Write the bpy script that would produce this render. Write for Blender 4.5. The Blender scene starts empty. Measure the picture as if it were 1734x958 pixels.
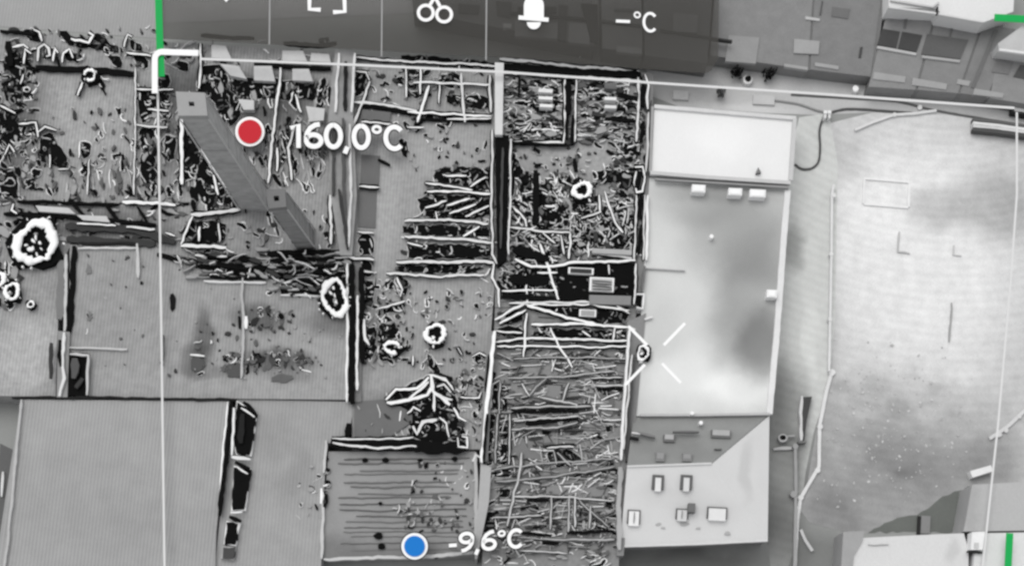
import bpy, math, random
from mathutils import Vector
random.seed(7)
S = bpy.context.scene
COL = S.collection
# ------------------------------------------------------------------ camera, sky, sun, exposure
W, H, F = 1734, 958, 2800.0          # photograph size and focal length in its pixels
DIST, PITCH, ROLL = 140.0, math.radians(16.0), math.radians(3.3)
r0 = Vector((1, 0, 0)); u0 = Vector((0, math.cos(PITCH), math.sin(PITCH))); fw = Vector((0, math.sin(PITCH), -math.cos(PITCH)))
R_ = r0 * math.cos(ROLL) + u0 * math.sin(ROLL)
U_ = -r0 * math.sin(ROLL) + u0 * math.cos(ROLL)
CAM = Vector((0, -DIST * math.sin(PITCH), DIST * math.cos(PITCH)))
cd = bpy.data.cameras.new('camera'); cam = bpy.data.objects.new('camera', cd); COL.objects.link(cam)
from mathutils import Matrix
cam.matrix_world = Matrix(((R_.x, U_.x, -fw.x, CAM.x), (R_.y, U_.y, -fw.y, CAM.y), (R_.z, U_.z, -fw.z, CAM.z), (0, 0, 0, 1)))
cd.sensor_width = 36; cd.lens = F / W * 36; cd.clip_end = 5000
S.camera = cam
wd = bpy.data.worlds.new('World'); S.world = wd; wd.use_nodes = True
nt = wd.node_tree; bg = nt.nodes['Background']
SUN_EL, SUN_AZ = math.radians(70), math.radians(-40)
sky = nt.nodes.new('ShaderNodeTexSky'); sky.sky_type = 'NISHITA'; sky.sun_disc = False
sky.sun_elevation = SUN_EL; sky.sun_rotation = SUN_AZ
hs = nt.nodes.new('ShaderNodeHueSaturation'); hs.inputs['Saturation'].default_value = 0.05   # grey overcast
nt.links.new(sky.outputs[0], hs.inputs['Color']); nt.links.new(hs.outputs[0], bg.inputs[0]); bg.inputs[1].default_value = 0.12
sl = bpy.data.lights.new('sun', 'SUN'); sl.energy = 1.2; sl.angle = math.radians(40); sl.color = (1, 0.99, 0.97)
so = bpy.data.objects.new('sun', sl); COL.objects.link(so)
sd = Vector((math.sin(SUN_AZ) * math.cos(SUN_EL), math.cos(SUN_AZ) * math.cos(SUN_EL), math.sin(SUN_EL)))
so.rotation_euler = sd.to_track_quat('Z', 'Y').to_euler()
S.view_settings.view_transform = 'Standard'; S.view_settings.look = 'None'
S.view_settings.exposure = 0.36; S.view_settings.gamma = 1.0
S.cycles.filter_width = 2.6

# ------------------------------------------------------------------ helpers
def P(px, py, z=0.0):
    d = R_ * ((px - W / 2) / F) + U_ * (-(py - H / 2) / F) + fw
    t = (z - CAM.z) / d.z
    return CAM + d * t
def lin(v):
    v /= 255.0
    return v / 12.92 if v <= 0.04045 else ((v + 0.055) / 1.055) ** 2.4
MATS = {}
def mat(key, v, amp=0.12, scale=0.9, patches=(), tint=(1, 1, 1), alpha=None, fine=0.10, bump=0.15, moire_lines=0.0, moire_arcs=0.0):
    """grey surface: v = 0..255 tone, soft blotches, fine grain, and stains at given places (x, y, rx, ry, factor)"""
    if key in MATS: return MATS[key]
    m = bpy.data.materials.new(key); m.use_nodes = True; N = m.node_tree.nodes; L = m.node_tree.links
    b = N['Principled BSDF']; b.inputs['Roughness'].default_value = 0.85; b.inputs['Specular IOR Level'].default_value = 0.1
    geo = N.new('ShaderNodeNewGeometry')
    def math_(op, a, c):
        n = N.new('ShaderNodeMath'); n.operation = op
        for i, q in enumerate((a, c)):
            if isinstance(q, (int, float)): n.inputs[i].default_value = q
            else: L.new(q, n.inputs[i])
        return n.outputs[0]
    n1 = N.new('ShaderNodeTexNoise'); n1.inputs['Scale'].default_value = scale; n1.inputs['Detail'].default_value = 5
    n2 = N.new('ShaderNodeTexNoise'); n2.inputs['Scale'].default_value = 14; n2.inputs['Detail'].default_value = 2
    L.new(geo.outputs['Position'], n1.inputs['Vector'])
    mp = N.new('ShaderNodeMapping'); mp.inputs['Scale'].default_value = (1, 0.35, 1)
    L.new(geo.outputs['Position'], mp.inputs['Vector']); L.new(mp.outputs[0], n2.inputs['Vector'])
    f = math_('ADD', 1 - amp - fine, math_('ADD', math_('MULTIPLY', n1.outputs[0], 2 * amp), math_('MULTIPLY', n2.outputs[0], 2 * fine)))
    if moire_lines:                                                    # fine upright bands painted in for screen moire
        wv = N.new('ShaderNodeTexWave'); wv.wave_type = 'BANDS'; wv.bands_direction = 'X'; wv.inputs['Scale'].default_value = 1.12; wv.inputs['Distortion'].default_value = .25; wv.inputs['Detail'].default_value = 1
        L.new(geo.outputs['Position'], wv.inputs['Vector'])
        f = math_('MULTIPLY', f, math_('ADD', 1 - moire_lines, math_('MULTIPLY', wv.outputs['Fac'], 2 * moire_lines)))
    if moire_arcs:                                                    # curved screen moire painted into the ground colour
        mk = N.new('ShaderNodeMapping'); c0 = P(1580, -60, 0); mk.inputs['Location'].default_value = (-c0.x, -c0.y, 0); L.new(geo.outputs['Position'], mk.inputs['Vector'])
        wv = N.new('ShaderNodeTexWave'); wv.wave_type = 'RINGS'; wv.rings_direction = 'Z'; wv.inputs['Scale'].default_value = .42; wv.inputs['Distortion'].default_value = .5; wv.inputs['Detail'].default_value = 2; wv.inputs['Detail Scale'].default_value = .4
        L.new(mk.outputs[0], wv.inputs['Vector'])
        f = math_('MULTIPLY', f, math_('ADD', 1 - moire_arcs, math_('MULTIPLY', wv.outputs['Fac'], 2 * moire_arcs)))
    f = math_('MULTIPLY', f, lin(v))
    if patches:
        n3 = N.new('ShaderNodeTexNoise'); n3.inputs['Scale'].default_value = 0.35; n3.inputs['Detail'].default_value = 5
        L.new(geo.outputs['Position'], n3.inputs['Vector'])
        vm = N.new('ShaderNodeVectorMath'); vm.operation = 'SUBTRACT'; vm.inputs[1].default_value = (.5, .5, .5); L.new(n3.outputs['Color'], vm.inputs[0])
        vs = N.new('ShaderNodeVectorMath'); vs.operation = 'SCALE'; vs.inputs['Scale'].default_value = 2.2; L.new(vm.outputs[0], vs.inputs[0])
        va = N.new('ShaderNodeVectorMath'); va.operation = 'ADD'; L.new(vs.outputs[0], va.inputs[0]); L.new(geo.outputs['Position'], va.inputs[1])
        fl = N.new('ShaderNodeVectorMath'); fl.operation = 'MULTIPLY'; fl.inputs[1].default_value = (1, 1, 0); L.new(va.outputs[0], fl.inputs[0])
        for (x, y, rx, ry, k) in patches:
            c = P(x, y, 3)
            mm = N.new('ShaderNodeMapping'); mm.vector_type = 'TEXTURE'
            mm.inputs['Location'].default_value = (c.x, c.y, 0); mm.inputs['Scale'].default_value = (rx * .05, ry * .052, 1)
            L.new(fl.outputs[0], mm.inputs['Vector'])
            ln = N.new('ShaderNodeVectorMath'); ln.operation = 'LENGTH'; L.new(mm.outputs[0], ln.inputs[0])
            mr = N.new('ShaderNodeMapRange'); mr.interpolation_type = 'SMOOTHSTEP'
            mr.inputs['From Min'].default_value = 0.35; mr.inputs['From Max'].default_value = 1.15
            mr.inputs['To Min'].default_value = k; mr.inputs['To Max'].default_value = 1
            L.new(ln.outputs['Value'], mr.inputs['Value'])
            f = math_('MULTIPLY', f, mr.outputs[0])
    cc = N.new('ShaderNodeCombineColor')
    for i in range(3): L.new(math_('MULTIPLY', f, tint[i]), cc.inputs[i])
    L.new(cc.outputs[0], b.inputs['Base Color'])
    if bump:
        bp = N.new('ShaderNodeBump'); bp.inputs['Strength'].default_value = bump; bp.inputs['Distance'].default_value = 0.1
        L.new(n2.outputs[0], bp.inputs['Height']); L.new(bp.outputs[0], b.inputs['Normal'])
    if alpha is not None: b.inputs['Alpha'].default_value = alpha
    MATS[key] = m
    return m
def flat(key, rgb, alpha=None):
    if key in MATS: return MATS[key]
    m = bpy.data.materials.new(key); m.use_nodes = True; b = m.node_tree.nodes['Principled BSDF']
    b.inputs['Base Color'].default_value = (*rgb, 1); b.inputs['Roughness'].default_value = 0.6; b.inputs['Specular IOR Level'].default_value = 0.15
    if alpha is not None: b.inputs['Alpha'].default_value = alpha
    MATS[key] = m
    return m
def M(v):                                   # plain grey of tone v, rounded to a small family of materials
    v = int(round(v / 12.0) * 12)
    return mat('grey_%d' % v, v, amp=0.10)
BLACK = lambda: mat('char_black', 12, amp=0.35, scale=2.5)
WHITE = lambda: mat('ash_white', 236, amp=0.06, scale=2.0, fine=.05)

def link(name, verts, faces, m, parent=None, mats=None, idx=None):
    me = bpy.data.meshes.new(name); me.from_pydata([tuple(v) for v in verts], [], faces)
    for q in (mats or [m]): me.materials.append(q)
    if idx: me.polygons.foreach_set('material_index', idx)
    me.validate(); me.update()
    o = bpy.data.objects.new(name, me); COL.objects.link(o)
    if parent is not None: o.parent = parent
    return o
def thing(name, label, cat, group=None):
    o = bpy.data.objects.new(name, None); COL.objects.link(o)
    o['label'] = label; o['category'] = cat
    if group: o['group'] = group
    return o
def tag(o, label, cat, group=None):
    o['label'] = label; o['category'] = cat
    if group: o['group'] = group
    return o
def struct(o): o['kind'] = 'structure'; return o
def stuff(o): o['kind'] = 'stuff'; return o
EPS = [0]
def eps():
    EPS[0] += 1
    return (EPS[0] % 97) * 0.0009
def ccw(pts):
    a = sum(p[0] * q[1] - q[0] * p[1] for p, q in zip(pts, pts[1:] + pts[:1]))
    return pts if a > 0 else pts[::-1]
def prism_vf(poly, z0, z1):
    """poly: photograph points of the TOP outline; z1 a height or a list of heights"""
    zs = z1 if isinstance(z1, (list, tuple)) else [z1] * len(poly)
    top = [P(x, y, z) for (x, y), z in zip(poly, zs)]
    a = sum(p.x * q.y - q.x * p.y for p, q in zip(top, top[1:] + top[:1]))
    if a < 0: top = top[::-1]
    n = len(top)
    vs = top + [Vector((p.x, p.y, z0)) for p in top]
    fs = [tuple(range(n)), tuple(range(2 * n - 1, n - 1, -1))]
    for i in range(n):
        j = (i + 1) % n
        fs.append((j, i, n + i, n + j))
    return vs, fs
def prism(name, poly, z0, z1, m, parent=None):
    vs, fs = prism_vf(poly, z0, z1)
    return link(name, vs, fs, m, parent)
def rect(x0, y0, x1, y1):                  # a box aligned with the rolled site
    k = 0.05
    w, h = x1 - x0, y1 - y0
    return [(x0, y0), (x1, y0 + k * w), (x1 - k * h, y1 + k * w), (x0 - k * h, y1)]
def resample(pts, step):
    out = [Vector(pts[0])]
    for a, b in zip(pts, pts[1:]):
        a, b = Vector(a), Vector(b); n = max(1, int((b - a).length / step))
        for i in range(1, n + 1): out.append(a.lerp(b, i / n))
    return out
def stroke_poly(pts, w, jit=0.18, step=9, closed=False):
    q = resample([Vector(p) for p in pts], step)
    rough = jit > .15
    if rough and len(q) > 2:                                    # burnt pieces are never straight
        off = 0
        for i in range(len(q)):
            off = off * .7 + random.gauss(0, .55)
            t = q[min(i + 1, len(q) - 1)] - q[max(i - 1, 0)]
            if t.length: t.normalize(); q[i] = q[i] + Vector((-t.y, t.x)) * max(-2.2, min(2.2, off))
    l, r = [], []
    for i, p in enumerate(q):
        t = (q[min(i + 1, len(q) - 1)] - q[max(i - 1, 0)])
        if t.length == 0: t = Vector((1, 0))
        t.normalize(); n = Vector((-t.y, t.x))
        e = .62 if rough and i in (0, len(q) - 1) else 1
        hw = e * w / 2 * (1 + random.uniform(-jit, jit)); hv = e * w / 2 * (1 + random.uniform(-jit, jit))
        l.append(p + n * hw); r.append(p - n * hv)
    return l, r
def beam(name, pts, w, m, z=3.5, th=.3, parent=None, flange=2.6, fm=None):
    """burnt beam: pale crest on a wider dark base imitating a sharpening outline, one connected profile"""
    z += eps(); l, r = stroke_poly(pts, w, .34, 7); n = len(l); vs = []; fs = []; mi = []
    for a, b in zip(l, r):
        d = (a - b); d = d / (d.length or 1) * flange * random.uniform(.5, 1.3)
        A_, B_, a_, b_ = P(*(a + d), z - .16), P(*(b - d), z - .16), P(*a, z), P(*b, z)
        a0, b0 = P(*a, z - .16), P(*b, z - .16)
        vs += [Vector((A_.x, A_.y, z - th)), A_, a0, a_, b_, b0, B_, Vector((B_.x, B_.y, z - th))]
    for i in range(n - 1):
        for k in range(8):
            k2 = (k + 1) % 8
            fs.append((i * 8 + k2, i * 8 + k, i * 8 + 8 + k, i * 8 + 8 + k2)); mi.append(0 if k in (2, 3, 4) else 1)
    fs += [tuple(range(8)), tuple(range(8 * n - 1, 8 * n - 9, -1))]; mi += [1, 1]
    return link(name, vs, fs, None, parent, mats=[m, fm or BLACK()], idx=mi)
def stroke_vf(pts, w, z0, z1, jit=0.18, step=9):
    l, r = stroke_poly(pts, w, jit, step)
    n = len(l)
    tl = [P(p.x, p.y, z1) for p in l]; tr = [P(p.x, p.y, z1) for p in r]
    vs = tl + tr + [Vector((p.x, p.y, z0)) for p in tl] + [Vector((p.x, p.y, z0)) for p in tr]
    fs = []
    for i in range(n - 1):
        fs += [(i, i + 1, n + i + 1, n + i), (2 * n + i, 3 * n + i, 3 * n + i + 1, 2 * n + i + 1),
               (i + 1, i, 2 * n + i, 2 * n + i + 1), (n + i, n + i + 1, 3 * n + i + 1, 3 * n + i)]
    fs += [(0, n, 3 * n, 2 * n), (n - 1, 3 * n - 1, 4 * n - 1, 2 * n - 1)]
    return vs, fs
def bar(name, pts, w, m, z=3.5, th=0.25, parent=None, jit=0.28):
    z1 = z + eps()
    vs, fs = stroke_vf(pts, w, z1 - th, z1, jit)
    return link(name, vs, fs, m, parent)
def blob_pts(cx, cy, rx, ry, n=9, wob=0.25, rot=0.0):
    ph = [random.uniform(1 - wob, 1 + wob) for _ in range(n)]
    ca, sa = math.cos(rot), math.sin(rot); out = []
    for i in range(n):
        a = 2 * math.pi * i / n
        x, y = rx * ph[i] * math.cos(a), ry * ph[i] * math.sin(a)
        out.append((cx + x * ca - y * sa, cy + x * sa + y * ca))
    return out
def smooth(poly, jit=1.2):                  # cut the corners of a traced outline once, with a little wobble
    out = []
    for a, b in zip(poly, poly[1:] + poly[:1]):
        for t in (0.2, 0.8):
            out.append((a[0] + (b[0] - a[0]) * t + random.uniform(-jit, jit), a[1] + (b[1] - a[1]) * t + random.uniform(-jit, jit)))
    return out
def grow(poly, d):
    cx = sum(p[0] for p in poly) / len(poly); cy = sum(p[1] for p in poly) / len(poly)
    out = []
    for x, y in poly:
        l = math.hypot(x - cx, y - cy) or 1
        out.append((x + (x - cx) / l * d, y + (y - cy) / l * d))
    return out
FLOOR = 3.0
CHARS = []
def jag(poly, step=7, amp=1.7):
    out = []
    for a, b in zip(poly, poly[1:] + poly[:1]):
        n = max(1, int(math.dist(a, b) / step))
        for k in range(n):
            t = k / n; out.append((a[0] + (b[0] - a[0]) * t + random.gauss(0, amp * .6), a[1] + (b[1] - a[1]) * t + random.gauss(0, amp * .6)))
    return out
def char(poly, parent, rim=2.5, z=FLOOR + .18, v=None, name='char_pit_patch', sm=True):
    """black slab for charred fall, dark pits and openings, with a pale halo rim"""
    q = jag(smooth(poly, .6), 6) if sm else list(poly)
    z += eps()
    if rim: prism('halo_rim', grow(q, random.uniform(.8, 2.4)), z - .3, z - .09, M(random.choice((168, 192, 204, 216))), parent)  # pale rim imitates the sharpening halo round black shapes
    if v is None: CHARS.append(poly)
    return prism(name, q, z - .35, z, BLACK() if v is None else M(v), parent)

class Rubble:
    """joined loose rubble of one building: pieces too small to pick apart"""
    def __init__(s): s.v, s.f, s.i = [], [], []
    def add(s, vf, mi):
        o = len(s.v); s.v += vf[0]; s.f += [tuple(o + k for k in f) for f in vf[1]]; s.i += [mi] * len(vf[1])
    def piece(s, x, y, l, w, ang, halo, tone, z):
        p = blob_pts(x, y, l, w, random.choice((7, 9, 11)), .32, ang)
        z += random.uniform(0, .3)
        if halo: s.add(prism_vf(grow(p, halo * random.uniform(.5, 1)), z - .5, z), random.choice((1, 5, 5, 3)))
        s.add(prism_vf(p, z - .5, z + .1), tone)
    def streak(s, x, y, l, w, ang, tone, z):
        pts = []; a = ang - random.uniform(-.6, .6); n = random.choice((3, 4, 5)); px, py = x - math.cos(ang) * l, y - math.sin(ang) * l
        bend = random.gauss(0, .5) if l < 12 else random.gauss(0, .12)
        for k in range(n + 1):
            pts.append((px, py)); px += math.cos(a) * 2 * l / n; py += math.sin(a) * 2 * l / n; a += bend + (ang - a) * .3
        z += random.uniform(.05, .35)
        s.add(stroke_vf(pts, w, z - .4, z, .35, 5), tone)
    def squiggle(s, x, y, l, w, ang, halo, z, tone=0):
        """twisted charred sheet or bar with a pale band imitating a sharpening halo"""
        n = random.choice((2, 3, 4)); a = ang + random.uniform(-.3, .3); px, py = x - math.cos(ang) * l, y - math.sin(ang) * l; pts = []
        for k in range(n + 1):
            pts.append((px, py)); st = 2 * l / n * random.uniform(.6, 1.3); px += math.cos(a) * st; py += math.sin(a) * st
            a = ang + random.choice((0, 0, 0, .5, -.5, 1.4, -1.4)) * random.random()
        z += random.uniform(0, .25); st0 = random.getstate()
        if halo:
            dx, dy = pts[-1][0] - pts[-2][0], pts[-1][1] - pts[-2][1]; L_ = math.hypot(dx, dy) or 1
            s.add(stroke_vf(pts + [(pts[-1][0] + dx / L_ * halo, pts[-1][1] + dy / L_ * halo)], w + 2 * halo, z - .4, z, .3, 4), random.choice((1, 1, 5, 5, 3)))
            random.setstate(st0)
        s.add(stroke_vf(pts, w, z - .4, z + .1, .3, 4), tone)
    def fill(s, poly, n, kind='mix', size=5, aspect=2.0, ang=0.06, spread=.4, z=FLOOR, white=.35, mid=.25):
        xs = [p[0] for p in poly]; ys = [p[1] for p in poly]
        for _ in range(int(n * 1.35)):
            while 1:
                x, y = random.uniform(min(xs), max(xs)), random.uniform(min(ys), max(ys))
                if inside(x, y, poly): break
            a = ang + (random.gauss(0, spread) if spread < .75 else random.choice((0, 0, 1.57, 1.57, .8)) + random.gauss(0, .25)); l = size * random.choice((.4, .55, .7, .95, 1.3))
            t = random.random()
            if t < white * .75: s.streak(x, y, l * 1.5, random.uniform(1.0, 2.4), a, random.choice((1, 1, 3, 5, 5)), z)
            elif t < white + mid: s.piece(x, y, l, l / aspect, a, 0, random.choice((2, 3, 4)), z)
            elif random.random() < .68: s.squiggle(x, y, l * 1.25, random.uniform(2.2, 2.2 + l * .55), a, random.choice((0, 1.3, 1.8, 2.3)), z)
            else: s.piece(x, y, l, l / aspect, a, random.choice((0, 1.6, 2.2, 2.6)), 0, z)
    def build(s, parent):
        for poly in CHARS:                                      # splinters lying on the charred patches
            xs = [p[0] for p in poly]; ys = [p[1] for p in poly]; ar = (max(xs) - min(xs)) * (max(ys) - min(ys))
            for _ in range(int(ar / 130) + 1):
                x, y = random.uniform(min(xs), max(xs)), random.uniform(min(ys), max(ys))
                if not inside(x, y, poly): continue
                a = random.choice((1.5, 1.4, .1, -.3)) + random.gauss(0, .3)
                if random.random() < .45: s.streak(x, y, random.uniform(3, 9), random.uniform(1, 2), a, random.choice((2, 3, 4, 5, 1)), FLOOR + .15)
                else: s.piece(x, y, random.uniform(2, 5), random.uniform(1, 2.4), a, 0, random.choice((2, 4, 4, 2, 3)), FLOOR + .05)
        CHARS.clear()
        return stuff(link('rubble', s.v, s.f, None, parent, mats=[BLACK(), WHITE(), M(96), M(156), M(60), M(196)], idx=s.i))
def inside(x, y, poly):
    c = False; j = len(poly) - 1
    for i in range(len(poly)):
        xi, yi = poly[i]; xj, yj = poly[j]
        if (yi > y) != (yj > y) and x < (xj - xi) * (y - yi) / (yj - yi) + xi: c = not c
        j = i
    return c
def R4(x0, y0, x1, y1): return [(x0, y0), (x1, y0), (x1, y1), (x0, y1)]
def Wb(pts, w, parent, z=3.6, name='beam', v=None, fm=None):
    m = M(v) if v is not None else random.choice((WHITE(), WHITE(), M(212), M(228)))
    return beam(name, pts, w * .66, m, z, .3, parent, random.choice((1.2, 2.2, 3.0)), fm or random.choice((BLACK(), BLACK(), M(48))))
def Bb(pts, w, parent, z=3.45, name='charred_beam', v=None): return bar(name, pts, w, BLACK() if v is None else M(v), z, .3, parent)

# ------------------------------------------------------------------ setting: ground sheets
g = 900
struct(link('ground', [(-g, -g, 0), (g, -g, 0), (g, g, 0), (-g, g, 0)], [(0, 1, 2, 3)],
     mat('ground_grey', 150, amp=.10, scale=.25, tint=(.982, 1.0, .978), patches=[
         (1340, 800, 60, 220, .62), (1180, 950, 170, 45, .42), (1400, 930, 60, 50, .72), (120, 30, 260, 50, 1.1)])))
def sheet(name, poly, z, m): 
    vs = [P(x, y, z) for x, y in poly]
    return struct(link(name, vs, [tuple(range(len(vs)))[::-1]], m))
sheet('yard', smooth([(1398, 180), (1900, 215), (1880, 560), (1735, 905), (1560, 895), (1440, 905), (1352, 880), (1372, 800), (1396, 640), (1404, 330)], 2), .02,
      mat('yard_pale', 188, amp=.2, scale=.9, moire_arcs=.025, fine=.16, patches=[(1570, 400, 230, 300, 1.42), (1500, 330, 90, 80, 1.06), (1700, 330, 90, 80, .64), (1600, 335, 64, 48, .7), (1370, 560, 60, 330, .88), (1430, 250, 60, 60, .86),
          (1520, 830, 220, 120, .62), (1560, 720, 200, 120, .8), (1420, 880, 60, 90, .72), (1700, 770, 70, 60, .68), (1480, 700, 90, 60, .95), (1450, 760, 30, 40, 1.12), (1500, 640, 40, 26, .88), (1650, 620, 40, 20, 1.12), (1560, 740, 140, 80, .92), (1400, 560, 40, 300, .9), (1440, 640, 24, 16, .8), (1475, 690, 26, 14, 1.14), (1540, 680, 30, 18, .84), (1590, 690, 30, 22, 1.12), (1430, 800, 26, 20, 1.14), (1500, 790, 30, 16, 1.12), (1550, 790, 22, 14, .82), (1600, 640, 26, 18, .84)]))
sheet('lane', smooth([(1095, 98), (1240, 118), (1480, 142), (1900, 172), (1900, 208), (1500, 190), (1350, 196), (1098, 176)], 1), .024, mat('lane_grey', 186, amp=.10, scale=.5, patches=[(1250, 165, 120, 16, 1.2)]))
sheet('service_path', smooth([(1336, 200), (1420, 190), (1414, 620), (1370, 760), (1345, 960), (1295, 960), (1306, 700)], 1), .028,
      mat('path_grey', 200, amp=.12, scale=1.0, moire_arcs=.03, tint=(.985, 1, .98), patches=[(1355, 400, 26, 52, .62), (1325, 780, 70, 190, .5), (1325, 940, 80, 120, .5), (1350, 690, 46, 110, .78), (1385, 560, 16, 90, 1.12), (1330, 640, 24, 60, .8)]))
sheet('street', [(-300, -400), (2300, -260), (2300, -40), (270, 40), (270, 66), (-20, 44), (-300, 30)], .03, mat('street_grey', 158, amp=.08, scale=.4, moire_lines=.06))

# ------------------------------------------------------------------ burnt hall, top left
A = thing('burnt_hall', 'roofless burnt-out hall with charred walls at the upper left, under the tall chimney', 'ruined building')
prism('floor_slab', [(-60, 48), (265, 70), (600, 92), (596, 430), (590, 455), (480, 470), (300, 432), (122, 408), (108, 440), (98, 545), (94, 672), (-70, 668)], 0, FLOOR,
      mat('hall_floor', 150, amp=.34, scale=2.2, moire_lines=.10, patches=[(130, 200, 120, 100, 1.12), (30, 220, 60, 160, .5), (300, 200, 60, 130, .6), (420, 170, 180, 60, .4), (480, 270, 90, 60, .9), (180, 385, 170, 36, .55), (50, 600, 70, 80, 1.3)]), A)
for p in ([(36, 51), (57, 48), (66, 59), (69, 71), (52, 71)], [(95, 53), (114, 52), (126, 70), (160, 75), (206, 80), (206, 90), (120, 77), (110, 70)],
          [(153, 60), (176, 57), (184, 74), (200, 80), (166, 73)], [(220, 65), (241, 77), (241, 87), (220, 84)], [(179, 91), (203, 96), (207, 110), (196, 117), (186, 107)],
          [(224, 93), (251, 100), (251, 117), (234, 113)], [(7, 90), (30, 85), (38, 130), (38, 172), (5, 172)], [(69, 231), (86, 221), (100, 248), (114, 265), (114, 283), (97, 283), (65, 269)],
          [(134, 241), (155, 241), (152, 265), (138, 269)], [(150, 121), (179, 138), (179, 165), (170, 148)], [(234, 155), (286, 158), (284, 176), (262, 200), (236, 208)],
          [(234, 217), (262, 217), (255, 255), (241, 258)], [(320, 214), (345, 241), (338, 276), (320, 312), (308, 292)], [(345, 258), (379, 293), (402, 345), (345, 350), (328, 310)],
          [(341, 110), (376, 110), (383, 138), (407, 165), (407, 200), (386, 214), (352, 158), (331, 152)], [(384, 130), (561, 142), (558, 169), (402, 166)],
          [(312, 376), (383, 373), (381, 412), (308, 412)], [(0, 178), (30, 195), (36, 240), (12, 265), (-5, 250)], [(268, 120), (290, 132), (284, 150), (266, 148)], [(296, 100), (318, 104), (320, 122), (300, 116)],
          [(236, 262), (262, 262), (268, 300), (240, 318)], [(278, 228), (300, 232), (296, 268), (280, 270)], [(70, 80), (95, 82), (90, 100), (72, 98)], [(110, 88), (140, 92), (136, 106), (112, 102)], [(-4, 285), (28, 285), (32, 330), (0, 335)]):
    char(p, A)
for p, w in (([(60, 114), (120, 117), (180, 120), (228, 126)], 9), ([(28, 340), (120, 344), (200, 346)], 5), ([(6, 362), (60, 363), (200, 372), (264, 380)], 6), ([(0, 52), (60, 58)], 5),
             ([(225, 390), (262, 400), (296, 410)], 12), ([(54, 340), (74, 362)], 6), ([(120, 342), (142, 364)], 6), ([(178, 348), (200, 372)], 6), ([(232, 350), (248, 374)], 6), ([(110, 384), (235, 388)], 12),
             ([(112, 404), (262, 412)], 11), ([(266, 430), (306, 440)], 8), ([(330, 430), (427, 438)], 9), ([(345, 446), (448, 456)], 9), ([(345, 469), (450, 471)], 5), ([(452, 429), (582, 426)], 9), ([(460, 440), (500, 436), (582, 438)], 7), ([(468, 452), (582, 450)], 5), ([(472, 463), (540, 461), (584, 462)], 5),
             ([(474, 474), (546, 475)], 6), ([(478, 484), (544, 486)], 6), ([(476, 494), (546, 495)], 5), ([(340, 60), (430, 66)], 5), ([(480, 73), (545, 78), (570, 72)], 7), ([(430, 108), (560, 117)], 6), ([(12, 70), (18, 112)], 10), ([(96, 96), (100, 112)], 8)):
    Bb(p, w, A, v=(60 if w == 11 or w == 12 else None))
for p, w in (([(21, 80), (40, 76), (48, 82)], 6), ([(40, 108), (42, 84), (52, 92)], 5), ([(64, 104), (66, 82), (75, 75), (83, 82), (84, 94), (78, 96)], 6), ([(90, 104), (92, 80), (98, 90)], 5),
             ([(104, 106), (106, 90), (118, 82), (124, 98)], 5), ([(131, 162), (136, 148), (140, 140)], 6), ([(34, 142), (38, 126)], 5), ([(214, 90), (256, 94)], 5), ([(120, 66), (150, 72), (158, 60), (150, 56)], 6),
             ([(57, 50), (66, 55), (72, 70)], 5), ([(210, 80), (216, 58), (224, 62)], 5), ([(231, 150), (293, 153)], 4), ([(250, 186), (286, 189)], 4), ([(231, 212), (283, 216)], 5), ([(229, 115), (229, 230), (226, 330)], 4),
             ([(310, 190), (306, 250), (307, 312)], 8), ([(340, 74), (339, 120), (336, 150)], 5), ([(207, 342), (250, 344), (297, 347)], 8), ([(214, 384), (262, 388)], 6), ([(306, 417), (383, 418)], 8), ([(323, 363), (407, 356)], 8),
             ([(475, 115), (468, 185), (454, 310)], 6), ([(340, 248), (356, 280), (384, 318)], 5), ([(362, 296), (368, 330)], 6), ([(500, 160), (510, 190)], 5), ([(499, 215), (489, 250), (494, 305)], 5), ([(470, 250), (470, 290)], 5),
             ([(559, 330), (561, 413)], 6), ([(572, 350), (578, 405)], 4), ([(430, 352), (450, 340)], 4), ([(330, 432), (345, 434)], 5), ([(362, 433), (384, 435)], 5), ([(280, 394), (296, 400)], 5), ([(130, 378), (196, 382)], 4),
             ([(306, 414), (318, 384), (326, 366)], 5), ([(338, 384), (336, 408)], 5), ([(370, 378), (372, 408)], 4), ([(0, 178), (26, 192)], 4), ([(8, 262), (16, 246), (24, 258)], 4), ([(32, 210), (60, 208), (64, 232)], 4),
             ([(84, 262), (84, 284)], 4), ([(98, 286), (116, 286)], 4), ([(62, 225), (76, 214), (96, 220)], 4), ([(134, 268), (136, 240)], 4), ([(148, 330), (152, 270)], 4), ([(22, 345), (18, 356), (28, 362)], 6), ([(300, 432), (306, 446)], 5), ([(420, 470), (424, 452)], 4)):
    Wb(p, w, A)
for p in ([(478, 86), (513, 86), (520, 104), (478, 103)], [(527, 90), (557, 92), (560, 106), (525, 104)], [(495, 117), (523, 117), (530, 138), (495, 136)], [(430, 112), (460, 112), (466, 138), (430, 136)],
          [(358, 76), (382, 78), (392, 100), (358, 98)], [(372, 108), (404, 112), (418, 134), (390, 128)], [(404, 168), (430, 170), (430, 186), (412, 186)], [(518, 180), (550, 184), (548, 204), (524, 206)], [(130, 364), (180, 366), (186, 376), (140, 372)], [(60, 348), (116, 352), (128, 362), (66, 358)]):
    prism('roof_panel', p, FLOOR, FLOOR + .75 + eps(), M(188), A)
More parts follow.
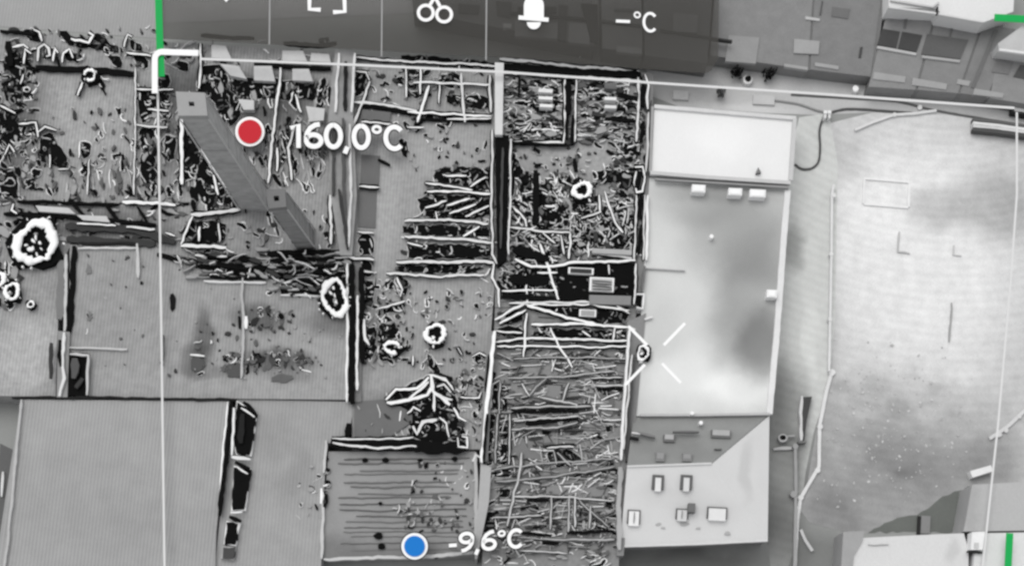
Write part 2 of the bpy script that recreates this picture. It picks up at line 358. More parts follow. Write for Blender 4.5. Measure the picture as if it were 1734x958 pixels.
# double pillar at the hall's right end
prism('wall', [(568, 84), (600, 88), (598, 200), (604, 330), (596, 432), (576, 432), (560, 330), (556, 200)], 0, FLOOR + .9, mat('pillar', 150, amp=.2, scale=1.5), A)
for p, w, v in (([(586, 104), (584, 186)], 6, 40), ([(574, 90), (568, 190)], 4, 220), ([(600, 90), (596, 190)], 4, 220), ([(566, 210), (564, 330)], 5, 70), ([(580, 200), (584, 400)], 5, 80), ([(592, 210), (594, 330), (590, 420)], 4, 205), ([(574, 320), (590, 420)], 6, 60)):
    bar('pillar_rib', p, w, M(v), FLOOR + 1.25, .5, A)
RA = Rubble()
RA.fill(R4(455, 426, 586, 498), 46, size=9, aspect=3, ang=.05, spread=.3, z=FLOOR + .5, white=.7, mid=.3)
RA.fill(R4(300, 420, 460, 470), 26, size=9, aspect=3, ang=.1, spread=.25, z=FLOOR + .5, white=.6, mid=.4)
RA.fill([(470, 205), (560, 215), (545, 320), (480, 315), (440, 240)], 60, size=9, aspect=3.2, ang=1.5, spread=.25, white=.4, mid=.15)
RA.fill([(310, 205), (350, 250), (405, 350), (320, 350)], 40, size=13, aspect=2.6, ang=1.45, spread=.2, white=.3, mid=.1)
RA.fill([(335, 112), (560, 140), (556, 172), (400, 200)], 40, size=11, aspect=2.2, ang=1.4, spread=.25, white=.25, mid=.25)
RA.fill(R4(60, 270, 240, 340), 40, size=8, aspect=2.6, ang=1.5, spread=.2, white=.35, mid=.45)
RA.fill(R4(-10, 100, 62, 335), 130, size=7, aspect=1.6, spread=1.2, white=.3, mid=.2)
RA.fill(R4(60, 180, 240, 335), 55, size=5, aspect=1.8, ang=1.5, spread=.6, white=.15, mid=.5)
RA.fill(R4(232, 150, 330, 340), 90, size=7, aspect=2.2, ang=1.5, spread=.4)
RA.fill([(350, 258), (400, 340), (460, 330), (560, 260), (560, 200), (410, 210), (470, 250)], 90, size=7, aspect=2.4, ang=1.5, spread=.4)
RA.fill([(330, 130), (400, 130), (440, 170), (380, 205)], 30, size=8, aspect=2.5, ang=1.4, spread=.2, white=.25)
RA.fill(R4(0, 46, 265, 110), 24, size=6, aspect=2, ang=.3, spread=.5, white=.4)
RA.fill(R4(270, 66, 565, 112), 26, size=7, aspect=2.2, ang=.15, spread=.5, white=.4, mid=.35)
RA.fill(R4(0, 335, 310, 415), 60, size=8, aspect=3, ang=.1, spread=.3, white=.3, mid=.5)
RA.fill(R4(310, 355, 590, 420), 60, size=6, aspect=2, ang=.3, spread=1)
RA.fill(R4(455, 430, 586, 498), 60, size=9, aspect=2.5, ang=.05, spread=.4, white=.25, mid=.3)
RA.fill(R4(330, 425, 590, 470), 40, size=10, aspect=4, ang=.05, spread=.1, white=.2)
RA.fill(R4(475, 462, 548, 498), 30, size=5, aspect=1.6, spread=1, white=.3)
RA.fill(R4(-20, 370, 30, 520), 26, size=9, aspect=1.5, spread=1.2, white=.1, mid=.3)
RA.build(A)

# ------------------------------------------------------------------ chimneys
def chimney(top, base, zt, label, flue, tone):
    t = thing('chimney', label, 'chimney')
    tp = [P(x, y, zt) for x, y in top]; bp = [P(x, y, FLOOR) for x, y in base]
    a = sum(p.x * q.y - q.x * p.y for p, q in zip(tp, tp[1:] + tp[:1]))
    if a < 0: tp.reverse(); bp.reverse()
    c = sum(tp, Vector()) / 4; d = sum(bp, Vector()) / 4
    n = 8; vs = []; fs = []                                     # shaft of courses, slightly uneven
    for k in range(n + 1):
        f = k / n
        for i in range(4):
            q = bp[i].lerp(tp[i], f); q.z = FLOOR + (zt - FLOOR) * f
            vs.append(q)
    for k in range(n):
        for i in range(4):
            j = (i + 1) % 4
            fs.append((k * 4 + i, k * 4 + j, k * 4 + 4 + j, k * 4 + 4 + i))
    link('shaft', vs, fs, mat('chimney_%d' % tone, tone, amp=.38, scale=1.4, fine=.22), t)
    def ring(s0, s1, z0, z1, m, name):
        o = [c + (p - c) * s0 for p in tp]; i_ = [c + (p - c) * s1 for p in tp]
        v = [Vector((p.x, p.y, z1)) for p in o + i_] + [Vector((p.x, p.y, z0)) for p in o + i_]; f = []
        for i in range(4):
            j = (i + 1) % 4
            f += [(i, j, 4 + j, 4 + i), (8 + i, 8 + j, j, i), (4 + i, 4 + j, 12 + j, 12 + i), (8 + j, 8 + i, 12 + i, 12 + j)]
        return link(name, v, f, m, t)
    def band(f, g, m, name, h=.22):
        a_ = [bp[i].lerp(tp[i], f) for i in range(4)]; cc_ = sum(a_, Vector()) / 4
        zz = FLOOR + (zt - FLOOR) * f; vv = []
        for z_ in (zz, zz + h): vv += [Vector((cc_.x + (p.x - cc_.x) * g, cc_.y + (p.y - cc_.y) * g, z_)) for p in a_]
        link(name, vv, [(i, (i + 1) % 4, 4 + (i + 1) % 4, 4 + i) for i in range(4)] + [(4, 5, 6, 7), (3, 2, 1, 0)], m, t)
    for k in (.8, 1.7, 3.4, 4.1, 6.3, 7.9): band(k * 2.2 / 26, random.uniform(1.01, 1.03), M(tone - random.choice((4, 12, 20))), 'band', random.uniform(.1, .5))
    for i in range(4):                                          # corner edging
        d_ = (tp[i] - c).normalized() * .1
        a_, b_ = bp[i] + d_, tp[i] + d_; b_.z = zt - .6; w_ = Vector((.07, 0, 0)); y_ = Vector((0, .07, 0))
        link('corner_edge', [a_ - w_, a_ + w_, a_ + y_, b_ - w_, b_ + w_, b_ + y_], [(0, 1, 4, 3), (1, 2, 5, 4), (2, 0, 3, 5), (3, 4, 5)], M(196), t)
    ring(1.08, flue, zt - .5, zt + .15, M(tone - 14), 'cap')
    q = [c + (p - c) * (flue + .02) for p in tp]
    link('flue', [Vector((p.x, p.y, zt - .35)) for p in q], [(0, 1, 2, 3)], BLACK(), t)
    return t
chimney([(452, 323), (482, 322), (484, 350), (456, 353)], [(500, 392), (532, 390), (533, 420), (503, 422)], 15.5, 'small square chimney with a dark flue hole, beside the longer chimney', .3, 140)
chimney([(300, 158), (346, 160), (350, 196), (304, 196)], [(404, 318), (452, 320), (454, 358), (408, 356)], 26, 'tall plain grey chimney leaning across the upper left hall', .2, 168)

# ------------------------------------------------------------------ gutted hall with bare joists in the middle
B = thing('burnt_hall', 'gutted hall with white joists and bare grey floor, between double pillar and dark dividing wall', 'ruined building')
prism('floor_slab', [(597, 92), (845, 110), (838, 480), (815, 760), (596, 760), (598, 430), (602, 300)], 0, FLOOR, mat('floor_mid', 152, amp=.26, scale=2.0, moire_lines=.07, patches=[(655, 350, 24, 150, 1.14), (740, 250, 80, 60, 1.1), (640, 700, 60, 40, .72), (740, 500, 70, 26, 1.08), (780, 600, 60, 50, .95), (620, 560, 30, 90, .7)]), B)
for p in ([(678, 92), (840, 106), (840, 117), (680, 104)], [(602, 122), (622, 124), (614, 162), (600, 164)], [(690, 117), (709, 119), (708, 134), (690, 133)], [(690, 139), (706, 140), (705, 151), (690, 150)], [(688, 156), (716, 156), (712, 166), (690, 164)],
          [(747, 124), (778, 126), (777, 139), (748, 137)], [(758, 160), (781, 161), (781, 178), (757, 177)], [(788, 160), (828, 163), (828, 186), (790, 183)], [(705, 330), (830, 332), (828, 370), (716, 372)], [(680, 381), (828, 382), (828, 402), (685, 397)],
          [(690, 412), (830, 416), (830, 436), (690, 438)], [(668, 448), (825, 450), (800, 464), (672, 460)], [(740, 282), (832, 284), (831, 324), (730, 320)], [(607, 396), (633, 398), (632, 432), (607, 430)], [(609, 440), (632, 444), (632, 470), (612, 466)],
          [(655, 672), (690, 652), (732, 632), (765, 648), (776, 690), (790, 745), (722, 748), (690, 735), (702, 706), (690, 690), (655, 684)], [(648, 518), (690, 512), (680, 528), (650, 530)], [(720, 598), (734, 606), (748, 632), (732, 630)], [(612, 470), (634, 480), (632, 520), (614, 516)],
          [(616, 556), (640, 552), (634, 600), (618, 612), (612, 590)], [(640, 545), (676, 552), (670, 574), (640, 574)], [(640, 596), (676, 600), (660, 608), (638, 606)], [(672, 470), (692, 470), (688, 500), (680, 498)], [(800, 600), (816, 604), (814, 616), (802, 612)], [(676, 232), (690, 240), (690, 268), (680, 262)], [(748, 196), (770, 200), (764, 216), (750, 210)]):
    char(p, B)
prism('floor_panel', [(606, 320), (638, 322), (636, 386), (606, 384)], FLOOR, FLOOR + .1, M(104), B)
prism('floor_panel', [(612, 186), (662, 190), (660, 206), (612, 204)], FLOOR, FLOOR + .32, M(110), B)
prism('floor_panel', [(612, 262), (644, 264), (642, 312), (610, 312)], FLOOR, FLOOR + .1, M(108), B)
prism('floor_panel', [(600, 680), (690, 672), (700, 712), (660, 740), (600, 742)], FLOOR, FLOOR + .2, M(112), B)
for p, w in (([(600, 98), (840, 112)], 5), ([(595, 173), (650, 178), (706, 187)], 6), ([(690, 190), (832, 196)], 5), ([(700, 140), (830, 143)], 5), ([(612, 207), (664, 211)], 4), ([(688, 114), (688, 165)], 4), ([(712, 116), (712, 160)], 5), ([(781, 124), (783, 170), (786, 207)], 6), ([(830, 128), (832, 190)], 5),
             ([(626, 138), (612, 180), (599, 214)], 6), ([(726, 145), (714, 180), (706, 207)], 6), ([(745, 144), (742, 175)], 4), ([(602, 120), (620, 122), (626, 136)], 4), ([(690, 215), (718, 216)], 4), ([(757, 202), (832, 200)], 4), ([(608, 315), (642, 317)], 4), ([(606, 391), (633, 394)], 5), ([(592, 436), (633, 440)], 6), ([(610, 458), (632, 461)], 4),
             ([(723, 324), (780, 324), (830, 330)], 5), ([(685, 374), (760, 373), (826, 378)], 6), ([(685, 400), (760, 403), (833, 411)], 6), ([(671, 443), (836, 443)], 7), ([(654, 462), (740, 468), (820, 466)], 6), ([(761, 362), (806, 345)], 5), ([(788, 366), (828, 348)], 5), ([(757, 348), (796, 336)], 5), ([(720, 352), (756, 340)], 5), ([(738, 358), (742, 372)], 4),
             ([(784, 400), (812, 384)], 5), ([(690, 412), (716, 416)], 4), ([(720, 310), (760, 316), (800, 322)], 4), ([(796, 316), (822, 300)], 4), ([(750, 296), (790, 298)], 4), ([(833, 220), (832, 330), (834, 430), (842, 446)], 5), ([(836, 446), (832, 470), (844, 490), (846, 520)], 5), ([(672, 470), (682, 490), (678, 502)], 5), ([(640, 522), (686, 510)], 5), ([(616, 545), (618, 570), (626, 584)], 5),  # pale upright beside the dividing wall paints its lit top edge
             ([(654, 677), (671, 660), (706, 657), (726, 638)], 6), ([(655, 681), (692, 678), (723, 668), (733, 650)], 8), ([(730, 635), (733, 662), (761, 686)], 9), ([(726, 634), (754, 640), (768, 660)], 5), ([(735, 664), (735, 696)], 6), ([(692, 676), (712, 660), (726, 646)], 6), ([(740, 655), (752, 650), (764, 664)], 5), ([(742, 668), (766, 676)], 6), ([(699, 721), (706, 735), (716, 714), (740, 711)], 8), ([(768, 690), (778, 705), (790, 712)], 6),
             ([(760, 740), (756, 716), (744, 706)], 4), ([(690, 700), (700, 690), (712, 696)], 5), ([(780, 672), (812, 674), (816, 664)], 4), ([(563, 750), (640, 758), (705, 755)], 5), ([(775, 740), (776, 756), (791, 757), (791, 740), (782, 738)], 5), ([(562, 741), (640, 744), (700, 740)], 4), ([(800, 604), (812, 598), (826, 604)], 4), ([(742, 640), (758, 646)], 4), ([(700, 602), (698, 618)], 4), ([(775, 588), (782, 600)], 4)):
    Wb(p, w, B)
for p, w in (([(612, 178), (705, 193)], 5), ([(560, 748), (640, 751), (790, 757)], 18), ([(590, 716), (588, 742)], 12), ([(838, 630), (822, 660), (820, 740)], 8), ([(700, 200), (832, 206)], 4), ([(736, 628), (752, 640), (766, 642)], 10), ([(640, 270), (660, 280)], 4)):
    Bb(p, w, B)
# pillar between the hall and the flat roof
prism('wall', [(590, 446), (612, 446), (612, 680), (592, 680)], 0, FLOOR + .35, M(120), B)
for p, w, v in (([(588, 446), (587, 680)], 4, 230), ([(597, 446), (596, 682)], 10, 8), ([(606, 500), (604, 600), (605, 660)], 4, 225), ([(612, 452), (613, 612)], 9, 8), ([(616, 540), (617, 575), (624, 584)], 4, 230)):
    bar('wall_rib', p, w, M(v), FLOOR + .75 + eps(), .5, B)
RB = Rubble()
RB.fill(R4(602, 110, 832, 215), 80, size=6, aspect=2, ang=.1, spread=.5, white=.35)
RB.fill(R4(690, 215, 832, 290), 26, size=4, aspect=1.6, spread=.8, white=.3, mid=.4)
RB.fill([(740, 282), (832, 284), (830, 470), (680, 465), (685, 380)], 120, size=6, aspect=2.2, ang=-.3, spread=.4, white=.5)
RB.fill(R4(614, 470, 690, 615), 110, size=5, aspect=1.7, spread=1.2, white=.35)
RB.fill(R4(690, 490, 832, 545), 40, size=4, aspect=1.6, spread=.8, white=.3, mid=.35)
RB.fill(R4(690, 545, 830, 620), 30, size=3.5, aspect=1.5, spread=.9, white=.2, mid=.5)
RB.fill([(690, 650), (760, 640), (790, 745), (700, 745)], 60, size=5, aspect=1.8, spread=1.2, white=.5)
RB.fill([(770, 640), (826, 600), (815, 745), (790, 745)], 55, size=5, aspect=1.7, spread=1.2, white=.4)
RB.fill(R4(600, 690, 700, 740), 16, size=6, aspect=3, ang=1.3, spread=.4, white=.3, mid=.6)
RB.build(B)

# ------------------------------------------------------------------ burnt hall against the pale building, north half
C = thing('burnt_hall', 'burnt-out hall packed with black and white debris beside the pale flat-roofed building', 'ruined building')
prism('floor_slab', [(845, 110), (1100, 124), (1090, 300), (1078, 520), (838, 520)], 0, FLOOR, mat('floor_c', 146, amp=.4, scale=2.4, patches=[(930, 260, 70, 30, 1.2), (1000, 270, 60, 40, 1.15)]), C)
prism('floor_panel', [(938, 446), (1076, 446), (1072, 512), (948, 514)], FLOOR, FLOOR + .3, BLACK(), C)
# dividing wall: pale top end, then black for its dark inner face
prism('wall', [(838, 106), (853, 107), (851, 228), (838, 228)], 0, FLOOR + 1.5, M(200), C)
prism('dark_wall', [(838, 229), (862, 229), (858, 440), (842, 450)], 0, FLOOR + .9, BLACK(), C)
bar('wall_rib', [(866, 235), (864, 330), (860, 430)], 3, M(215), FLOOR + 1.0, .6, C)
bar('wall_rib', [(850, 250), (848, 420)], 4, M(66), FLOOR + 1.1, .4, C)
for p, w in (([(964, 138), (963, 193)], 11), ([(961, 195), (960, 236)], 6), ([(970, 195), (969, 245)], 6), ([(1046, 160), (1080, 165)], 7), ([(1024, 200), (1076, 204)], 5), ([(846, 112), (1085, 128)], 11), ([(908, 288), (906, 380)], 11), ([(893, 290), (890, 310)], 9), ([(1090, 140), (1088, 180)], 9), ([(1083, 290), (1080, 318)], 9), ([(855, 240), (960, 246)], 4), ([(868, 282), (866, 330)], 7),
             ([(972, 268), (974, 290)], 9), ([(1090, 205), (1086, 240)], 8), ([(1086, 330), (1084, 370)], 6), ([(1086, 380), (1082, 430)], 6), ([(1083, 495), (1082, 518)], 9), ([(880, 130), (880, 160)], 5), ([(868, 420), (930, 440)], 14), ([(862, 470), (930, 476)], 16), ([(850, 500), (940, 505)], 9)):
    Bb(p, w, C, z=FLOOR + .7)
for p, w in (([(846, 100), (960, 112), (1082, 122)], 7), ([(845, 124), (1085, 137)], 5), ([(957, 135), (956, 230), (954, 242), (868, 240)], 5), ([(976, 135), (973, 240)], 4), ([(1080, 128), (1082, 160), (1080, 196), (1078, 240)], 6), ([(1092, 126), (1098, 145), (1094, 165), (1096, 185)], 5),
             ([(1075, 284), (1088, 283), (1092, 300), (1088, 324), (1078, 326), (1074, 310), (1076, 290)], 5), ([(1078, 330), (1074, 440)], 4), ([(1092, 330), (1090, 440)], 4), ([(1024, 324), (1032, 350), (1042, 376), (1055, 394)], 5), ([(914, 413), (928, 450), (946, 507)], 6), ([(872, 439), (900, 451), (938, 451), (972, 443), (1076, 441)], 6), ([(852, 384), (900, 390), (965, 394)], 5),
             ([(1003, 430), (1070, 436)], 5), ([(862, 513), (998, 510)], 5), ([(850, 492), (940, 490)], 4), ([(965, 395), (964, 438)], 5), ([(950, 398), (956, 430)], 4), ([(984, 370), (1018, 358)], 4), ([(1014, 330), (1016, 360)], 4), ([(918, 396), (940, 412)], 4), ([(848, 350), (862, 352)], 5), ([(870, 352), (890, 372), (892, 384)], 5), ([(856, 300), (878, 303)], 4), ([(892, 480), (893, 512)], 5), ([(1078, 446), (1074, 515)], 4), ([(910, 462), (944, 461)], 4), ([(1030, 448), (1031, 464)], 4)):
    Wb(p, w, C)
for (x0, y0, x1, y1, v) in ((912, 150, 936, 156, 225), (912, 163, 936, 168, 225), (914, 176, 936, 181, 225), (1024, 140, 1044, 150, 110), (1024, 164, 1044, 169, 225), (1024, 178, 1044, 183, 220), (1003, 420, 1070, 428, 170)):
    prism('floor_panel', rect(x0, y0, x1, y1), FLOOR, FLOOR + .95 + eps(), M(v), C)
for i, (x0, y0, x1, y1) in enumerate(((965, 453, 1003, 462), (1001, 470, 1038, 491))):
    prism('hatch', grow(rect(x0, y0, x1, y1), 2.5), FLOOR, FLOOR + .7 + i * .01, WHITE(), C)
    prism('hatch_cover', rect(x0 + 1, y0 + 1, x1 - 1, y1 - 1), FLOOR, FLOOR + .8, M(60 if i == 0 else 176), C)
for k in range(4): bar('hatch_slat', [(1003, 474 + k * 5), (1036, 476 + k * 5)], 1.6, M(96), FLOOR + .87, .1, C)
prism('floor_panel', [(998, 499), (1069, 501), (1068, 516), (998, 514)], FLOOR, FLOOR + .85, M(132), C)
# outer wall on the right
prism('wall', [(1090, 124), (1106, 126), (1104, 300), (1094, 530), (1078, 530), (1084, 300)], 0, FLOOR + .25, M(128), C)
for p, w, v in (([(1103, 170), (1101, 296)], 3, 70), ([(1098, 190), (1095, 290)], 3, 205), ([(1097, 330), (1094, 440)], 4, 226), ([(1092, 450), (1088, 494)], 4, 110), ([(1078, 498), (1090, 498), (1088, 522), (1078, 520)], 3, 230)):
    bar('wall_rib', p, w, M(v), FLOOR + .9 + eps(), .7, C)
for p in ([(872, 300), (900, 296), (930, 330), (964, 350), (962, 388), (868, 382)], [(976, 352), (1010, 335), (1050, 345), (1078, 360), (1074, 430), (1000, 428), (972, 400)], [(854, 398), (960, 400), (950, 436), (900, 444), (856, 436)],
          [(852, 456), (936, 456), (942, 486), (850, 488)], [(856, 146), (904, 150), (900, 166), (856, 164)], [(858, 206), (950, 208), (948, 230), (858, 228)], [(900, 160), (944, 164), (940, 196), (902, 190)], [(1046, 168), (1078, 172), (1076, 196), (1040, 190)], [(1042, 240), (1078, 236), (1076, 276), (1044, 270)],
          [(984, 140), (1020, 146), (1018, 158), (984, 152)], [(868, 250), (890, 300), (872, 340), (866, 300)], [(1000, 290), (1060, 286), (1070, 306), (1010, 312)]):
    char(p, C)
RC = Rubble()
RC.fill(R4(866, 300, 1078, 440), 130, size=6.5, aspect=2, spread=1, z=FLOOR + .2, white=.95, mid=.05)
RC.fill(R4(852, 400, 945, 505), 50, size=6, aspect=2, spread=1, z=FLOOR + .2, white=.95, mid=.05)
RC.fill(R4(852, 135, 1080, 240), 70, size=8, aspect=2, ang=.05, spread=.15, z=FLOOR + .2, white=.95, mid=.05)
RC.fill(R4(866, 300, 1080, 440), 70, size=10, aspect=1.8, ang=.4, spread=1.0, white=.2, mid=.05)
RC.fill(R4(852, 130, 1080, 240), 46, size=11, aspect=3, ang=.05, spread=.2, white=.25, mid=.05)
RC.fill(R4(852, 128, 956, 240), 170, size=6, aspect=2.6, ang=.06, spread=.25, white=.35)
RC.fill(R4(976, 130, 1080, 245), 110, size=7, aspect=3.0, ang=.05, spread=.2, white=.3, mid=.4)
RC.fill(R4(1040, 235, 1085, 300), 60, size=6, aspect=2.2, ang=.1, spread=.4, white=.4)
RC.fill(R4(868, 240, 1040, 300), 45, size=5, aspect=1.7, spread=.8, white=.3, mid=.4)
RC.fill(R4(866, 290, 970, 400), 150, size=5, aspect=1.8, spread=1.1, white=.45)
RC.fill(R4(960, 330, 1080, 430), 170, size=5.5, aspect=1.8, spread=1.0, white=.45)
RC.fill([(850, 390), (965, 396), (940, 450), (946, 508), (845, 505), (848, 450)], 170, size=5, aspect=1.8, spread=1.0, white=.45)
RC.fill(R4(945, 450, 1070, 508), 12, size=4, aspect=2, spread=.3, z=FLOOR + .2, white=.3, mid=.7)
RC.fill(R4(1082, 130, 1096, 300), 40, size=6, aspect=2, ang=1.5, spread=.4)
RC.build(C)

# ------------------------------------------------------------------ same side, south half with long fallen rafters
D = thing('burnt_hall', 'collapsed long hall with streaks of fallen rafters, left of windowed hip roof', 'ruined building')
prism('floor_slab', [(838, 521), (1078, 521), (1068, 640), (1050, 900), (1046, 1000), (815, 1000), (822, 760), (836, 600)], 0, FLOOR, mat('floor_d', 136, amp=.34, scale=2.4, patches=[(930, 680, 80, 60, 1.15), (900, 920, 80, 40, .9), (1000, 850, 60, 60, 1.1)]), D)
for p in ([(893, 520), (1066, 524), (1064, 546), (1020, 548), (903, 524)], [(903, 556), (1062, 560), (1062, 573), (903, 570)], [(846, 528), (886, 522), (884, 546), (846, 548)], [(845, 552), (886, 556), (886, 570), (845, 568)], [(926, 762), (960, 758), (990, 780), (960, 790), (926, 788)],
          [(834, 652), (843, 650), (843, 690), (834, 694)], [(849, 648), (860, 650), (860, 694), (850, 696)], [(828, 700), (836, 702), (832, 780), (826, 782)], [(846, 704), (862, 706), (862, 716), (846, 714)], [(846, 722), (862, 722), (860, 742), (846, 742)], [(842, 750), (860, 752), (858, 785), (840, 784)], [(832, 795), (868, 790), (866, 806), (836, 808)], [(846, 826), (864, 828), (860, 840), (846, 842)], [(816, 866), (846, 862), (844, 900), (814, 900)], [(1024, 720), (1036, 718), (1038, 730), (1026, 730)]):
    char(p, D, rim=2.6)
for p, w in (([(893, 517), (960, 536), (1024, 553)], 6), ([(838, 541), (864, 526), (890, 513)], 6), ([(846, 548), (890, 524)], 5), ([(890, 515), (1000, 516), (1066, 524)], 4), ([(900, 549), (980, 548), (1065, 553)], 6), ([(891, 530), (890, 570), (887, 604)], 5), ([(838, 579), (900, 572), (960, 574), (1062, 577)], 5), ([(841, 586), (1065, 586)], 4), ([(931, 555), (948, 588), (969, 622)], 5), ([(1042, 555), (1038, 576)], 5), ([(986, 560), (1000, 570)], 4),
             ([(840, 560), (884, 564)], 4), ([(1044, 518), (1066, 530)], 4), ([(883, 649), (896, 670)], 4), ([(896, 670), (908, 654), (924, 640)], 4), ([(883, 766), (881, 793), (868, 840), (859, 890)], 6), ([(834, 876), (917, 871)], 5), ([(963, 648), (952, 678)], 5), ([(914, 672), (978, 684), (976, 690)], 5), ([(866, 690), (920, 688), (1000, 688)], 5), ([(870, 712), (980, 704)], 5), ([(866, 728), (950, 722), (978, 714)], 4), ([(1008, 652), (1056, 652)], 5), ([(1000, 640), (1054, 638)], 4), ([(870, 608), (930, 604), (1050, 606)], 4), ([(860, 640), (960, 636), (1040, 628)], 4), ([(944, 765), (966, 788)], 5), ([(938, 764), (942, 786)], 4), ([(926, 757), (972, 756)], 5),
             ([(836, 795), (900, 786), (1040, 776)], 4), ([(840, 815), (940, 806), (1040, 790)], 4), ([(870, 842), (930, 840), (1040, 846)], 4), ([(934, 838), (932, 896)], 5), ([(964, 838), (962, 900)], 5), ([(974, 840), (974, 892)], 5), ([(1000, 856), (998, 894)], 4), ([(980, 846), (1030, 892)], 4), ([(918, 912), (1040, 914)], 5), ([(1012, 918), (1024, 908)], 4), ([(880, 932), (960, 936)], 4), ([(832, 690), (834, 650), (846, 644), (846, 700)], 4), ([(843, 700), (838, 784)], 4), ([(862, 700), (862, 786)], 3)):
    Wb(p, w * .8, D, v=random.choice((168, 184, 196, 208, 216)), z=FLOOR + .6, fm=M(random.choice((48, 72, 96)))) if p[0][1] > 600 else Wb(p, w, D)
for p, w in (([(918, 918), (946, 918)], 7), ([(866, 698), (980, 694)], 4), ([(890, 716), (980, 708)], 6), ([(924, 754), (974, 752)], 5), ([(892, 846), (930, 846)], 6), ([(960, 900), (1040, 898)], 5), ([(1010, 658), (1056, 658)], 4), ([(880, 900), (934, 906)], 5)):
    Bb(p, w, D)
prism('hatch', grow(rect(983, 524, 1008, 534), 2), FLOOR, FLOOR + .6, WHITE(), D)
prism('hatch_cover', rect(984, 525, 1007, 533), FLOOR, FLOOR + .68, M(160), D)
for (x0, y0, x1, y1, v) in ((912, 528, 940, 536, 120), (990, 610, 1040, 630, 134), (900, 650, 950, 672, 132), (980, 664, 1040, 700, 112), (864, 740, 920, 775, 120), (926, 820, 1030, 836, 128), (1000, 610, 1018, 626, 120)):
    prism('floor_panel', rect(x0, y0, x1, y1), FLOOR, FLOOR + .16 + eps(), M(v), D)
prism('wall', [(826, 560), (838, 560), (826, 780), (812, 782), (818, 660)], 0, FLOOR + .8, M(128), D)
for p, w, v in (([(838, 560), (830, 640), (822, 700), (815, 782)], 6, 236), ([(828, 600), (822, 660)], 4, 30), ([(826, 700), (819, 782)], 5, 16)):
    bar('wall_rib', p, w, M(v), FLOOR + 1.15 + eps(), .5, D)
prism('wall', [(814, 784), (832, 790), (828, 850), (808, 945), (804, 945)], 0, FLOOR + .8, M(164), D)
prism('wall', [(1062, 545), (1094, 530), (1078, 700), (1068, 790), (1056, 940), (1044, 940), (1052, 780)], 0, FLOOR + .5, M(130), D)
for p, w, v in (([(1066, 556), (1058, 660), (1052, 778)], 4, 224), ([(1074, 600), (1066, 700), (1060, 780)], 4, 66), ([(1070, 600), (1062, 690), (1056, 760)], 3, 210), ([(1050, 790), (1048, 930)], 8, 168), ([(1064, 552), (1076, 558)], 4, 220)):
    bar('wall_rib', p, w, M(v), FLOOR + 1.0 + eps(), .6, D)
RD = Rubble()
for _ in range(430):                                            # thin pale laths fanning over the grey floor
    x, y = random.uniform(850, 1050), random.uniform(596, 930)
    x -= (y - 596) * .05
    a = random.choice((0, -.05, -.15, .1, .5, -.6, 1.1, 1.45, -1.2)) + random.gauss(0, .12)
    l_ = random.uniform(6, 24) if abs(a) < .4 else random.uniform(6, 18); z_ = FLOOR + random.uniform(.12, .45)
    RD.add(stroke_vf([(x - math.cos(a) * l_, y - math.sin(a) * l_), (x + random.uniform(-1, 1), y + random.uniform(-1, 1)), (x + math.cos(a) * l_, y + math.sin(a) * l_)], random.uniform(.8, 1.9), z_ - .4, z_, .12, 12), random.choice((3, 3, 5, 5, 1, 1, 4, 2)))
RD.fill(R4(842, 590, 1058, 700), 70, size=10, aspect=5, ang=.0, spread=.15, white=.4, mid=.55)
RD.fill(R4(864, 640, 1040, 780), 60, size=9, aspect=3.5, ang=-.06, spread=.25, white=.4, mid=.45)
RD.fill(R4(990, 600, 1052, 790), 60, size=5, aspect=2, ang=.0, spread=.4, white=.4, mid=.35)
RD.fill(R4(830, 780, 1046, 850), 70, size=8, aspect=3, ang=-.18, spread=.3, white=.45, mid=.45)
RD.fill(R4(925, 840, 1044, 900), 50, size=6, aspect=3, ang=.2, spread=.9, white=.5, mid=.45)
RD.fill(R4(1018, 780, 1044, 900), 36, size=6, aspect=1.9, ang=.1, spread=.3, white=.3)
RD.fill(R4(830, 850, 930, 915), 40, size=7, aspect=3, ang=.0, spread=.3, white=.4, mid=.4)
RD.fill(R4(815, 905, 1046, 985), 70, size=8, aspect=3, ang=.0, spread=.3, white=.4, mid=.4)
RD.fill(R4(842, 548, 1060, 580), 40, size=8, aspect=4, ang=.05, spread=.2, white=.5, mid=.2)
RD.fill(R4(924, 756, 990, 790), 22, size=5, aspect=3, ang=1.0, spread=.5, white=.8)
RD.fill(R4(828, 645, 866, 785), 30, size=4, aspect=1.5, ang=.0, spread=.6, white=.5)
RD.build(D)

